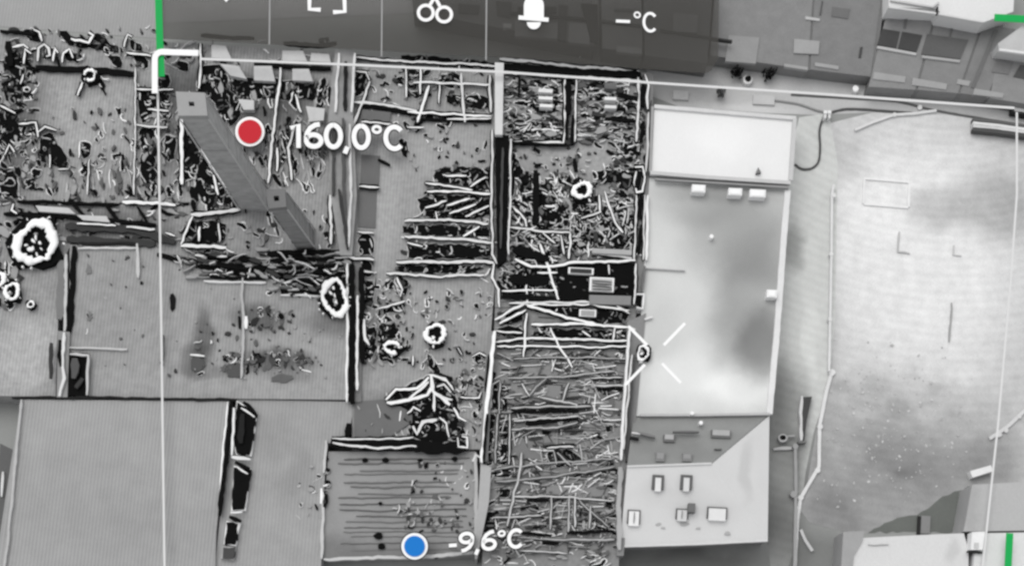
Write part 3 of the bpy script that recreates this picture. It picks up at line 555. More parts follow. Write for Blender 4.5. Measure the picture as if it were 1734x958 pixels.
# ------------------------------------------------------------------ flat-roofed block left of centre
E = thing('flat_roof_block', 'soot-stained flat grey roof in the left centre, below the tall chimney', 'building')
prism('roof', [(118, 414), (258, 416), (310, 440), (345, 462), (470, 474), (476, 497), (545, 496), (590, 496), (590, 676), (116, 672)], 0, FLOOR + .2,
      mat('roof_e', 152, amp=.24, scale=1.3, moire_lines=.09, fine=.12, patches=[(200, 520, 90, 110, .93), (345, 570, 24, 56, .45), (328, 606, 26, 36, .62), (440, 538, 56, 26, .45), (470, 610, 70, 26, .42), (560, 545, 50, 30, .6), (360, 630, 50, 14, .7), (490, 640, 40, 18, .75), (400, 470, 60, 30, 1.08), (520, 580, 60, 30, 1.06)]), E)
for p, w, v, in (([(126, 416), (122, 480), (117, 562)], 9, 14), ([(112, 430), (108, 560)], 5, 190), ([(104, 440), (100, 540)], 12, 118), ([(130, 412), (232, 413)], 4, 40), ([(132, 420), (230, 420)], 3, 205), ([(20, 672), (140, 672), (250, 674), (400, 676)], 4, 34), ([(116, 588), (215, 590)], 3, 196), ([(232, 412), (234, 470)], 5, 186), ([(276, 566), (274, 610)], 3, 120), ([(345, 476), (450, 478)], 3, 214), ([(475, 500), (545, 500)], 3, 214), ([(322, 600), (346, 602)], 4, 226), ([(410, 470), (412, 560), (408, 640)], 4, 180), ([(416, 535), (416, 556)], 6, 235), ([(405, 535), (406, 555)], 5, 20)):
    bar('parapet', p, w, M(v), FLOOR + .5 + eps(), .4, E)
for p in ([(322, 604), (346, 604), (350, 624), (324, 632)], [(382, 616), (410, 612), (408, 640), (384, 636)], [(420, 603), (450, 600), (448, 612), (422, 614)], [(466, 604), (486, 600), (482, 612)], [(498, 612), (520, 608), (528, 604), (514, 618)], [(452, 605), (458, 600), (470, 616), (462, 620)], [(288, 500), (296, 494), (297, 520), (288, 530)], [(536, 506), (548, 506), (544, 516)], [(426, 540), (438, 536), (430, 552), (424, 552)], [(484, 542), (494, 540), (492, 548)], [(236, 476), (242, 478), (240, 482)], [(188, 438), (194, 440), (190, 442)]):
    char(p, E, rim=0, z=FLOOR + .32, v=random.choice((24, 48, 72, 84)), name='soot_heap')
for (x, y, rx, ry, v) in ((150, 455, 5, 9, 120), (152, 535, 4, 8, 118), (216, 436, 5, 3, 70), (476, 640, 24, 8, 100)):
    prism('soot_heap', jag(blob_pts(x, y, rx * .8, ry * .85, 13, .22), 5, 2.4), FLOOR, FLOOR + .27 + eps(), M(v), E)
RE = Rubble()
RE.fill([(316, 560), (360, 540), (420, 520), (500, 530), (540, 600), (500, 645), (330, 640)], 40, size=4, aspect=1.7, spread=1, z=FLOOR + .1, white=.08, mid=.85)
RE.fill(R4(420, 520, 500, 560), 26, size=5, aspect=1.6, spread=1, z=FLOOR + .1, white=.12, mid=.6)
RE.fill(R4(380, 596, 530, 626), 70, size=5, aspect=1.6, spread=1, z=FLOOR + .1, white=.2, mid=.4)
RE.fill(R4(130, 430, 590, 660), 40, size=2.5, aspect=1.5, spread=1, z=FLOOR + .1, white=.1, mid=.8)
RE.build(E)
# burnt outbuilding row on the left edge
F_ = thing('shaft_housing', 'black open shaft with pale edges left of the flat stained roof', 'shaft')
prism('wall', [(98, 560), (118, 562), (114, 672), (96, 672)], 0, FLOOR + .6, M(150), F_)
prism('opening', [(114, 596), (150, 598), (148, 670), (106, 670)], 0, FLOOR + .5, BLACK(), F_)
for p, w, v in (([(118, 598), (150, 600), (148, 668)], 4, 190), ([(108, 562), (104, 600), (108, 640), (100, 670)], 5, 222), ([(86, 580), (84, 640)], 6, 60), ([(126, 606), (124, 640)], 12, 84), ([(100, 575), (102, 620)], 6, 12), ([(128, 656), (140, 640)], 8, 60)):
    bar('edge', p, w, M(v), FLOOR + .85 + eps(), .3, F_)

# ------------------------------------------------------------------ smooth lower-left roof and black skylight strip
G = thing('smooth_roof_building', 'large smooth empty grey roof in the lower left corner', 'building')
prism('roof', [(38, 676), (390, 679), (380, 760), (366, 900), (360, 1100), (-30, 1100), (22, 760)], 0, FLOOR + .3, mat('roof_g', 156, amp=.13, scale=.7, moire_lines=.09, fine=.10, patches=[(150, 850, 120, 120, .95), (280, 900, 160, 50, .94)]), G)
bar('parapet', [(36, 676), (24, 800), (8, 960)], 4, M(176), FLOOR + .6, .4, G)
prism('side_wall', [(0, 750), (24, 762), (6, 960), (-20, 960)], 0, FLOOR - .2, M(96), G)
bar('parapet', [(4, 798), (2, 840)], 5, M(200), FLOOR, .3, G)
bar('gutter', [(392, 678), (386, 730), (380, 800), (374, 845), (371, 872)], 7, BLACK(), FLOOR + .62, .3, G)
bar('gutter_edge', [(386, 680), (378, 760), (370, 860)], 3, WHITE(), FLOOR + .6, .3, G)
K = thing('skylight_strip', 'broken strip of black panels with white frames at right of smooth lower roof', 'skylight')
for p in ([(402, 680), (420, 690), (434, 700), (424, 770), (400, 768), (396, 735)], [(396, 790), (424, 794), (414, 862), (392, 862)], [(384, 884), (404, 886), (398, 922), (380, 920)], [(378, 926), (398, 926), (394, 946), (376, 944)]):
    prism('frame', jag(grow(p, 1.8), 9, 1.2), 0, FLOOR + .4, WHITE() if p[0][1] < 900 else M(170), K)
    o = prism('panel', jag(p, 8, 1.3), 0, FLOOR + .52, BLACK() if p[0][1] < 900 else M(76), K)
for p, w, v in (([(412, 680), (434, 700)], 7, 10), ([(408, 690), (430, 706)], 3, 226), ([(392, 772), (424, 776)], 5, 214), ([(398, 782), (422, 794)], 8, 10), ([(400, 790), (420, 800)], 3, 226), ([(390, 866), (410, 866)], 4, 232), ([(388, 874), (408, 882)], 7, 12), ([(396, 690), (394, 730), (392, 770)], 4, 224), ([(410, 700), (408, 750)], 10, 40)):
    bar('glazing_bar', p, w, M(v), FLOOR + .66 + eps(), .2, K)
struct(prism('terrace', [(400, 676), (600, 680), (590, 745), (552, 750), (542, 1000), (360, 1000), (372, 880)], 0, FLOOR - .1, mat('terrace_grey', 154, amp=.14, scale=.9, moire_lines=.07, patches=[(470, 740, 40, 40, .9), (510, 800, 26, 60, .88), (480, 830, 30, 30, .9)])))

# ------------------------------------------------------------------ low shed with ribbed roof, bottom centre
Lb = thing('ribbed_roof_shed', 'low shed with ribbed grey roof under the blue dot marker', 'shed')
prism('roof', [(556, 764), (806, 764), (812, 940), (548, 946), (550, 850)], 0, FLOOR - .3, mat('roof_l', 144, amp=.12, scale=.6, patches=[(600, 840, 50, 90, 1.06), (570, 930, 80, 30, .7), (760, 820, 50, 60, 1.15), (720, 940, 130, 30, .75)]), Lb)
for k in range(17):
    y = 776 + k * 9.6 + random.uniform(-2, 2); xa = random.uniform(572, 610); xb = random.uniform(760, 800)
    bar('roof_seam', [(xa, y), ((xa + xb) / 2, y + random.uniform(-1, 1)), (xb, y - 1)], random.uniform(1.4, 2.2), M(random.choice((108, 120, 96))), FLOOR - .24, .12, Lb, .4)
for p, w, v in (([(552, 745), (548, 800)], 5, 190), ([(545, 830), (548, 870), (545, 945)], 5, 196), ([(548, 946), (640, 944), (740, 940), (812, 934)], 5, 190), ([(552, 835), (549, 858)], 7, 16), ([(545, 826), (543, 852)], 5, 235), ([(806, 766), (806, 850), (806, 930)], 6, 178), ([(800, 780), (806, 770), (816, 776)], 5, 220)):
    bar('roof_edge', p, w, M(v), FLOOR + .1 + eps(), .5, Lb)
for x, y, r in ((618, 778, 5), (653, 778, 6), (712, 778, 4.5), (770, 776, 5.5), (809, 777, 6), (640, 906, 8), (646, 924, 7), (738, 940, 6), (555, 795, 4), (555, 815, 4), (694, 891, 4), (644, 851, 4), (552, 775, 5)):
    prism('bolt_plate', blob_pts(x, y, r, r * .7, 8, .2), FLOOR - .5, FLOOR + .02 + eps(), BLACK(), Lb)
RL = Rubble()
RL.fill(R4(690, 780, 806, 900), 55, size=4.5, aspect=1.6, ang=1.2, spread=.8, z=FLOOR - .35, white=.35, mid=.55)
RL.fill(R4(665, 860, 715, 892), 16, size=4, aspect=1.6, spread=.8, z=FLOOR - .2, white=.8)
RL.fill(R4(505, 780, 555, 880), 18, size=4, aspect=1.6, spread=.8, z=FLOOR - .2, white=.35, mid=.4)
RL.build(Lb)

# ------------------------------------------------------------------ pale building right of centre
Q = thing('pale_building', 'long intact pale building with flat roofs and a hipped windowed end', 'building')
Z1, Z2 = 3.9, 3.4
prism('upper_roof', [(1108, 178), (1348, 198), (1340, 306), (1103, 292)], 0, Z1, mat('roof_s1', 226, amp=.03, scale=.3, fine=.05, patches=[(1220, 240, 60, 50, 1.05)]), Q)
for p, w, v in (([(1108, 180), (1348, 200)], 6, 200), ([(1346, 200), (1339, 305)], 7, 190), ([(1105, 180), (1101, 290)], 4, 160), ([(1101, 292), (1200, 300), (1339, 309)], 6, 196), ([(1110, 303), (1336, 317)], 3, 148)):
    bar('parapet', p, w, M(v), Z1 + .25 + eps(), .5, Q, .05)
prism('main_roof', [(1100, 300), (1337, 318), (1306, 702), (1072, 704), (1086, 530)], 0, Z2,
      mat('roof_s2', 204, amp=.04, scale=.3, fine=.05, tint=(.99, 1, .99), patches=[(1210, 330, 130, 22, .82), (1250, 400, 130, 110, .66), (1275, 510, 90, 150, .66), (1180, 350, 110, 50, .82), (1240, 560, 70, 70, .84), (1285, 580, 44, 70, .62), (1150, 640, 90, 60, 1.2), (1250, 660, 70, 40, 1.22), (1120, 560, 40, 60, .92), (1150, 440, 60, 60, 1.05)]), Q)
for p, w, v in (([(1334, 322), (1326, 420), (1316, 560), (1303, 700)], 10, 216), ([(1084, 702), (1180, 702), (1304, 700)], 4, 176), ([(1092, 540), (1105, 536)], 3, 220), ([(1092, 453), (1160, 457)], 2, 186)):
    bar('parapet', p, w, M(v), Z2 + .3 + eps(), .5, Q, .08)
for (x0, y0, x1, y1) in ((1172, 312, 1195, 325), (1234, 318, 1257, 330), (1270, 320, 1297, 333), (1299, 490, 1316, 503)):
    o = prism('roof_box', rect(x0, y0, x1, y1), Z2 - .1, Z2 + 1.0, M(224), Q)
    prism('lid', grow(rect(x0 + 3, y0 + 2, x1 - 3, y1 - 2), 0), Z2 + .9, Z2 + 1.08, M(236), o)
for x, y, z in ((1205, 400, Z2), (1172, 699, Z2), (1187, 715, Z2 + .3)):
    prism('vent', blob_pts(x, y, 3.5, 3.5, 8, .08), z - .2, z + .7, WHITE(), Q)
prism('vent', [(1284, 283), (1289, 292), (1280, 293)], Z1 - .1, Z1 + .5, M(120), Q)
# hipped end: dark rear slope, pale front and right slopes meeting at ridge
ZE, ZR = 3.3, 5.0
def slope(name, pts, m):
    vs = [P(x, y, z) for x, y, z in pts]
    a = sum(p.x * q.y - q.x * p.y for p, q in zip(vs, vs[1:] + vs[:1]))
    if a < 0: vs.reverse()
    n = len(vs); low = [v - Vector((0, 0, .25)) for v in vs]
    fs = [tuple(range(n)), tuple(range(2 * n - 1, n - 1, -1))] + [((i + 1) % n, i, n + i, n + (i + 1) % n) for i in range(n)]
    return link(name, vs + low, fs, m, Q)
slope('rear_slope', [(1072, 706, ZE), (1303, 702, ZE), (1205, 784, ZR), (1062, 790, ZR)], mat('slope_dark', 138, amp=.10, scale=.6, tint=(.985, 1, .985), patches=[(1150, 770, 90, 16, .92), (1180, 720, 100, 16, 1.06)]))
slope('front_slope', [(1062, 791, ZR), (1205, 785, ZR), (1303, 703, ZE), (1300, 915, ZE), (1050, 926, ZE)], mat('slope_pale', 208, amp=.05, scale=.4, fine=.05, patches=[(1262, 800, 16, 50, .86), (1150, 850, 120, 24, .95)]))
prism('wall', [(1052, 925), (1070, 708), (1302, 704), (1299, 913)], 0, ZE - .3, M(122), Q)
bar('ridge', [(1062, 789), (1205, 784)], 3, M(206), ZR + .12, .2, Q, .05)
bar('gutter', [(1050, 924), (1180, 920), (1300, 914)], 4, M(205), ZE + .1, .3, Q, .1)
def zs(y): return ZR - (y - 786) / 132.0 * (ZR - ZE)
for (x0, y0, x1, y1, v) in ((1105, 803, 1125, 827, 212), (1153, 803, 1173, 827, 206), (1063, 862, 1085, 885, 226), (1145, 860, 1166, 877, 204), (1198, 857, 1232, 876, 216)):
    z = zs((y0 + y1) / 2) + .3
    t = prism('skylight', rect(x0, y0, x1, y1), ZE, z, M(100), Q)
    k_ = 5 if y0 < 830 else 2.5
    prism('pane', rect(x0 + k_, y0 + k_, x1 - k_, y1 + 4), ZE, z + .06, M(v), t)
    if x0 in (1063, 1145): bar('glazing_bar', [((x0 + x1) / 2, y0 + 4), ((x0 + x1) / 2 - 1, y1)], 1.6, M(120), z + .16, .1, t)
prism('chimney_stack', rect(1166, 851, 1178, 866), ZE, zs(858) + .8, M(112), Q)
for (x0, y0, x1, y1) in ((1124, 735, 1143, 747), (1205, 727, 1238, 740), (1111, 764, 1126, 780), (1156, 766, 1172, 780)):
    z = ZE + (y0 - 704) / 82.0 * (ZR - ZE) + .55
    big = y0 < 750
    t = prism('dormer', rect(x0, y0, x1, y1), ZE - .2, z, M(104 if big else 132), Q)
    prism('pane', rect(x0 + 2, y0 - (0 if big else -2), x1 - 2, y1 - 4), ZE - .2, z + .06, M(170 if big else 142), t)
for p, w, v in (([(1140, 729), (1184, 730)], 3, 112), ([(1068, 740), (1082, 742)], 5, 40), ([(1070, 732), (1084, 734)], 3, 210), ([(1080, 730), (1110, 738)], 4, 122), ([(1210, 760), (1222, 760)], 3, 96)):
    bar('roof_batten', p, w, M(v), 4.7, .5, Q)
for x, y, r in ((1123, 893, 4), (1183, 894, 4), (1159, 886, 8), (1115, 887, 5), (1232, 902, 6)):
    prism('roof_patch', blob_pts(x, y, r, r * .5, 8, .3), ZE - .5, zs(y) + .1, M(172), Q)

# ------------------------------------------------------------------ terraced sheds along the top right
TB = 2.0
def terrace(poly, v, label, extras=()):
    t = thing('terraced_house', label, 'house', 'terraced houses along the lane')
    prism('roof', poly, 0, TB + eps(), mat('tile_%d' % v, v - 4, amp=.16, scale=1.0, fine=.16), t)
    cx = sum(p[0] for p in poly) / len(poly)
    bar('gap_strip', [((poly[1][0] + 2), poly[1][1]), (poly[2][0] + 2, poly[2][1] + 1)], 9, M(116), TB - .12, 1.6, t, .05)  # strip added in the deep gap so it looks less black
    for name, p, vv, h in extras:
        if name == 'eave': vv = 154
        prism(name, p, TB - .3, TB + h + eps(), M(vv), t)
    return t
win = 'window'
terrace([(1214, -60), (1380, -60), (1368, 118), (1202, 94)], 134, 'grey terraced roof right of the toolbar, with a pale square patch', [('roof_panel', [(1234, 60), (1286, 64), (1280, 108), (1228, 104)], 142, .12), ('roof_light', [(1345, 66), (1388, 70), (1386, 92), (1344, 90)], 160, .2), ('eave', [(1328, 108), (1368, 114), (1368, 119), (1328, 113)], 176, .08), (win, [(1392, 2), (1394, 2), (1390, 26), (1388, 26)], 80, .1)])
terrace([(1383, -60), (1500, -60), (1474, 130), (1372, 118)], 128, 'dark plain terraced roof between square-patched roof and twin-pane roof', [('roof_panel', [(1364, 28), (1388, 32), (1388, 36), (1364, 33)], 178, .15), (win, [(1457, 80), (1461, 80), (1458, 98), (1454, 98)], 74, .1), ('eave', [(1380, 106), (1420, 112), (1420, 118), (1380, 112)], 146, .1), ('roof_panel', [(1410, 12), (1440, 16), (1436, 32), (1408, 28)], 112, .08)])
terrace([(1505, 10), (1582, 24), (1550, 152), (1471, 147)], 138, 'terraced roof with a pair of dark window panes', [(win, [(1494, 49), (1524, 54), (1518, 81), (1486, 76)], 66, .12), (win, [(1528, 54), (1562, 60), (1552, 88), (1521, 82)], 70, .12), ('eave', [(1480, 122), (1534, 130), (1532, 140), (1478, 134)], 172, .1), ('sill', [(1486, 78), (1552, 90), (1551, 94), (1485, 82)], 182, .2), ('seam', [(1536, 18), (1540, 18), (1534, 48), (1530, 48)], 106, .1)])
terrace([(1586, 26), (1662, 40), (1622, 158), (1554, 152)], 134, 'terraced roof with wide dark grey panel right of twin panes', [(win, [(1570, 58), (1640, 68), (1626, 100), (1560, 92)], 98, .1), ('sill', [(1562, 94), (1626, 102), (1625, 106), (1561, 98)], 172, .2), ('eave', [(1546, 132), (1604, 142), (1602, 152), (1544, 144)], 170, .1), ('seam', [(1614, 32), (1617, 32), (1610, 66), (1607, 66)], 106, .1)])
terrace([(1666, 40), (1716, 50), (1672, 164), (1626, 158)], 130, 'narrow dark grey terraced roof next to the green corner mark', [('eave', [(1622, 134), (1644, 138), (1640, 146), (1620, 142)], 168, .1), ('seam', [(1684, 50), (1690, 52), (1650, 150), (1644, 148)], 112, .1)])
terrace([(1692, 86), (1900, 110), (1880, 200), (1676, 166)], 140, 'terraced roof with two dark panes at right edge of picture', [(win, [(1690, 102), (1716, 106), (1708, 126), (1680, 122)], 116, .1), (win, [(1728, 110), (1780, 118), (1770, 140), (1716, 130)], 84, .1), ('eave', [(1650, 150), (1700, 158), (1698, 166), (1648, 160)], 176, .1)])
wr = thing('white_roof_house', 'bright white flat roof at the top behind the twin-pane roof', 'house')
prism('roof', [(1505, -70), (1720, -60), (1716, 20), (1666, 38), (1592, 24), (1588, 16), (1505, 12)], 0, 4.4, mat('white_roof', 216, amp=.04, scale=.4), wr)
bar('parapet', [(1505, 12), (1580, 22), (1664, 37)], 3, M(200), 4.6, .4, wr, .05); bar('drainpipe', [(1588, 12), (1587, 24)], 4, M(50), 4.7, .4, wr); bar('ridge', [(1508, 0), (1580, 12), (1590, 4)], 3, M(196), 4.62, .3, wr, .05)
xr = thing('gabled_white_roof', 'small white gabled roof below the green corner mark', 'house')
prism('roof', [(1800, 10), (1734, 42), (1690, 74), (1692, 84), (1800, 98)], 0, [4.8, 4.8, 4.2, 4.0, 4.0], M(196), xr)
bar('eave', [(1692, 84), (1760, 93)], 4, M(216), 4.3, .3, xr, .05)
# buildings behind the toolbar
def block(poly, z, v, label, parts):
    t = thing('rooftop', label, 'building', 'roofs behind the toolbar')
    prism('roof', poly, 0, z, mat('tile_%d' % v, v, amp=.12, scale=.7, fine=.12), t)
    for name, p, vv, h in parts: prism(name, p, z - .3, z + h + eps(), M(vv), t)
block([(690, -80), (1000, -80), (1006, 78), (700, 20)], 3.0, 112, 'grey roof with panelled facade under the bell sign of the toolbar', [('window', R4(876, 12, 942, 22), 60, .2), ('wall_panel', [(872, 34), (944, 40), (944, 66), (872, 62)], 130, .2), ('wall_panel', [(964, 38), (1000, 42), (998, 76), (962, 72)], 132, .2), ('window', [(946, 8), (962, 10), (958, 70), (944, 66)], 66, .15), ('window', [(984, 6), (1012, 8), (1014, 72), (1000, 70)], 52, .25), ('ledge', [(864, 20), (1012, 32), (1012, 36), (864, 25)], 46, .3), ('window', [(776, 6), (812, 10), (810, 24), (776, 22)], 70, .2), ('wall_panel', [(840, 2), (866, 4), (866, 30), (842, 26)], 72, .2), ('roof_light', [(852, 40), (866, 41), (866, 48), (852, 47)], 168, .3)])
block([(1016, -80), (1084, -80), (1088, 92), (1020, 82)], 3.0, 128, 'pale grey narrow roof left of the degree sign', [('wall_panel', [(1044, 78), (1086, 82), (1086, 92), (1044, 88)], 150, .2), ('ledge', [(1020, 34), (1086, 42), (1086, 46), (1020, 38)], 74, .25), ('roof_panel', [(1040, 14), (1084, 16), (1084, 20), (1040, 18)], 90, .2)])
block([(1088, -80), (1212, -80), (1198, 108), (1092, 94)], 3.0, 104, 'darkest roof at the rounded right end of the toolbar', [('roof_panel', [(1140, 22), (1182, 26), (1180, 56), (1140, 54)], 118, .15), ('ledge', [(1118, 50), (1240, 68), (1240, 71), (1118, 54)], 56, .2)])

# ------------------------------------------------------------------ bottom right outbuildings
w1 = thing('white_roof_shed', 'long white flat roof at the bottom edge, right of the bent pipe', 'shed')
prism('roof', [(1460, 910), (1560, 905), (1632, 902), (1640, 930), (1640, 1010), (1440, 1010), (1444, 930)], 0, 3.4, mat('roof_w1', 206, amp=.04, scale=.4, patches=[(1610, 930, 16, 24, .85)]), w1)
prism('parapet', [(1428, 900), (1464, 898), (1460, 916), (1446, 940), (1440, 1000), (1422, 1000)], 0, 3.6, M(160), w1)
bar('roof_edge', [(1470, 922), (1505, 922)], 2, M(160), 3.5, .15, w1)
w2 = thing('grey_roof_shed', 'pale grey square shed roof at right of the dark sunken corner', 'shed')
prism('roof', [(1646, 820), (1830, 810), (1830, 896), (1632, 899)], 0, 3.6, mat('roof_w2', 176, amp=.04, scale=.4, patches=[(1640, 860, 20, 60, .85)]), w2)
w3 = thing('white_roof_annexe', 'white roof in the lower right corner, crossed by the green bar', 'shed')
prism('roof', [(1660, 902), (1830, 899), (1830, 1010), (1644, 1010), (1650, 940)], 0, 3.9, mat('roof_w3', 210, amp=.04, scale=.4), w3)
bx = thing('roof_unit', 'white cabinet with dark outline between two white roofs at lower right', 'cabinet')
prism('case', [(1646, 900), (1668, 899), (1664, 930), (1644, 930)], 3.3, 4.6, M(226), bx); prism('door', [(1650, 918), (1658, 918), (1657, 928), (1649, 928)], 3.3, 4.66, M(190), bx); bar('base', [(1640, 932), (1664, 934)], 4, M(50), 4.3, .6, bx)
struct(prism('sunken_yard', jag([(1470, 900), (1520, 876), (1560, 866), (1596, 842), (1640, 824), (1634, 900)], 10, 2.5), -.05, .05, mat('sunken', 108, amp=.12, scale=.6, tint=(.95, 1, .94))))
dr = thing('door_hatch', 'dark narrow hatch with frame on the dark ground above long white roof', 'hatch')
prism('frame', rect(1556, 872, 1576, 902), 0, .3, M(128), dr); prism('leaf', rect(1555, 873, 1560, 904), 0, .38, M(44), dr)
cr = prism('white_crate', [(1643, 797), (1678, 787), (1682, 797), (1647, 808)], 0, 1.0, M(228)); tag(cr, 'bright white slanted crate above the grey shed roof', 'crate')

# ------------------------------------------------------------------ yard things
YG = Rubble()                                                   # loose stones and tufts on the lower yard
for _ in range(260):
    x = random.gauss(1500, 75); y = random.gauss(720, 75)
    if not inside(x, y, [(1400, 560), (1690, 560), (1690, 780), (1620, 830), (1460, 880), (1372, 860), (1400, 700)]): continue
    r = random.choice((.7, .8, 1, 1.3, 2.0))
    YG.add(prism_vf(blob_pts(x, y, r * 1.4, r, 6, .3, random.random() * 3), 0, random.uniform(.04, .12)), random.choice((0, 0, 1, 2)))
gv = stuff(link('gravel', YG.v, YG.f, None, None, mats=[mat('stone_a', 180), mat('stone_b', 198), mat('stone_c', 172)], idx=YG.i)); gv['label'] = 'loose stones scattered over the lower pale yard'; gv['category'] = 'gravel'
def pipe(name, pts, w, v, label, cat, z=.3, sub=()):
    t = thing(name, label, cat)
    bar('run', pts, w, M(v), z, min(.25, z), t, .10)
    for x, y, r in sub: prism('joint', blob_pts(x, y, r, r, 8, .1), 0, z + .06, M(v), t)
    return t
pipe('ground_pipe', [(1408, 632), (1400, 660), (1392, 700), (1388, 720), (1387, 790), (1372, 815), (1356, 842), (1350, 880), (1346, 960), (1344, 1010)], 6, 214, 'white bent pipe running down the yard to the bottom edge', 'pipe', sub=((1409, 630, 6), (1389, 722, 5), (1385, 795, 5), (1356, 842, 5)))
pipe('fence_rail', [(1412, 312), (1409, 330), (1408, 430), (1406, 540), (1404, 628)], 4, 218, 'thin white rail down the left side of the pale yard', 'rail', z=.7, sub=((1412, 330, 4), (1408, 430, 3.5), (1406, 540, 3.5)))
pipe('fence_rail', [(1347, 755), (1348, 830), (1346, 958), (1344, 1010)], 5, 160, 'grey rail right of the windowed hip roof, below the upright board', 'rail', z=.8, sub=((1347, 755, 5), (1344, 836, 6)))
pipe('diagonal_pole', [(1676, 742), (1706, 722), (1738, 692), (1790, 640)], 6, 204, 'knotted white pole lying diagonally at the right edge', 'pole', sub=((1692, 735, 5), (1704, 728, 4), (1726, 704, 4)))
pipe('jointed_pole', [(1448, 220), (1480, 206), (1515, 194), (1548, 192), (1586, 187)], 4, 210, 'jointed white pole lying near the lane in the pale yard', 'pole', sub=((1515, 194, 3.5), (1558, 182, 4)))
pipe('loose_plank', [(1356, 896), (1364, 914), (1376, 932)], 5, 190, 'short pale plank beside pipe near the bottom edge', 'plank')
def cable(pts, label, w=3.5, v=84):
    vs, fs = stroke_vf(pts, w, .03, .16, .12, 8); o = link('cable', vs, fs, M(v)); return tag(o, label, 'cable')
def spline(pts, n=6):
    out = []
    for i in range(len(pts) - 1):
        p0, p1, p2, p3 = (Vector(pts[max(i - 1, 0)]), Vector(pts[i]), Vector(pts[i + 1]), Vector(pts[min(i + 2, len(pts) - 1)]))
        for k in range(n):
            t = k / n
            out.append(.5 * ((2 * p1) + (p2 - p0) * t + (2 * p0 - 5 * p1 + 4 * p2 - p3) * t * t + (3 * p1 - p0 - 3 * p2 + p3) * t ** 3))
    return out + [Vector(pts[-1])]
cable(spline([(1346, 278), (1358, 286), (1374, 285), (1386, 274), (1389, 250), (1388, 220), (1394, 200), (1398, 190)]), 'dark cable curling round the upper right corner of the pale roof')
cable(spline([(1408, 190), (1430, 185), (1460, 185), (1500, 188), (1545, 191)]), 'dark cable running right from the two white posts')
cable(spline([(1310, 170), (1350, 176), (1380, 186), (1396, 190)]), 'faint dark cable from the lane to the two white posts', 3, 128)
cable(spline([(1340, 160), (1440, 166), (1520, 172), (1580, 186), (1660, 200), (1760, 216)]), 'long dark cable beside the lane towards the right edge', 3, 100)
for x, lb in ((1398, 'left one of two short white posts where cables meet'), (1405, 'right one of two short white posts where cables meet')):
    t = thing('post', lb, 'post', 'posts where cables meet'); prism('shaft', rect(x - 2, 188, x + 2, 200), 0, .9, M(210), t); prism('cap', rect(x - 3, 187, x + 3, 192), .9, 1.0, M(225), t)
def kerb(label):
    t = thing('kerb_frame', label, 'kerb')
    for p in ([(1464, 302), (1540, 308)], [(1540, 309), (1539, 350)], [(1538, 351), (1463, 345)], [(1462, 344), (1464, 303)]): bar('kerb_stone', p, 3.5, M(228), .18, .17, t, .1)
kerb('pale rectangular kerb frame set in the bright yard')
def tray(pts, label, v): 
    o = bar('iron_strip', pts, 3, M(v), .16, .14); tag(o, label, 'metal strip')
tray([(1523, 392), (1521, 426), (1541, 427)], 'dark L-shaped strip in the bright yard below the kerb frame', 180)
tray([(1612, 512), (1610, 545), (1606, 578)], 'long dark upright strip in the middle of the pale yard', 156)
tray([(1617, 415), (1616, 430), (1628, 431)], 'faint small L-shaped strip right of the darker L-shaped strip', 186)
bd = thing('upright_board', 'tall board with white edge and dark face right of windowed hip roof', 'board')
prism('face', [(1360, 672), (1375, 671), (1366, 712), (1362, 745), (1356, 745)], 0, .8, M(78), bd); bar('edge', [(1358, 670), (1356, 745)], 5, M(200), .95, .9, bd); bar('foot', [(1352, 748), (1366, 747)], 4, M(120), .9, .85, bd)
ba = thing('drum', 'black drum with pale rim beside the tall upright board', 'drum')
prism('rim', blob_pts(1326, 741, 8, 7, 14, .05), 0, .8, M(176), ba); prism('lid', blob_pts(1326, 740, 5, 4, 12, .1), 0, .88, BLACK(), ba); bar('handle', [(1334, 738), (1346, 737)], 4, M(170), .6, .2, ba)
tag(bar('timber', [(1310, 761), (1324, 759), (1346, 758)], 5, M(176), .3, .25), 'short pale timber on the dark path below the black drum', 'timber')
wb = thing('striped_barrier', 'white and dark striped barrier lying at right end of the lane', 'barrier')
for k, (v, dy) in enumerate(((90, 0), (222, 6), (205, 11), (80, 17))): bar('rail', [(1648, 202 + dy), (1690, 206 + dy), (1800, 222 + dy)], 4.5, M(v), .9 + .01 * k, .8, wb, .1)
wx = thing('lane_box', 'white box with dark rim at right end of the lane', 'box')
prism('case', [(1718, 178), (1800, 186), (1800, 198), (1718, 188)], 0, 1.0, M(230), wx); bar('rim', [(1716, 176), (1715, 190)], 3, M(60), 1.1, 1, wx); bar('rim', [(1716, 189), (1780, 198)], 2.5, M(60), 1.1, 1, wx)
for x, y, lb in ((1449, 150, 'left white bollard standing on the lane edge below dark plain roof'), (1604, 157, 'right white bollard standing on the lane edge below wide dark panel')):
    t = thing('bollard', lb, 'bollard', 'bollards by the lane')
    prism('shaft', blob_pts(x, y + 2, 4.5, 5, 10, .06), 0, .9, M(214), t); prism('cap', blob_pts(x, y, 5, 5, 12, .05), .9, 1.0, M(236), t)
dm = thing('dark_drum', 'round black drum with white rim on the lane between two dark shrubs', 'drum')
prism('rim', blob_pts(1266, 135, 8, 7.5, 14, .05), 0, .7, M(214), dm); prism('lid', blob_pts(1267, 133, 5.5, 5, 12, .08), 0, .8, BLACK(), dm)
tag(prism('ground_slab', rect(1140, 153, 1166, 168), 0, .35, M(192)), 'pale square slab between lane and the big pale roof', 'slab')
tag(prism('ground_slab', rect(1276, 160, 1312, 176), 0, .3, M(188)), 'pale square slab at the far edge of the pale upper roof', 'slab')
pz = thing('round_hatch', 'round pale manhole hatch at the lower edge of toolbar', 'hatch')
prism('rim', blob_pts(985, 88, 9, 8, 16, .04), 0, .3, M(200), pz); prism('lid', blob_pts(985, 88, 5.5, 5, 14, .04), 0, .38, M(140), pz)
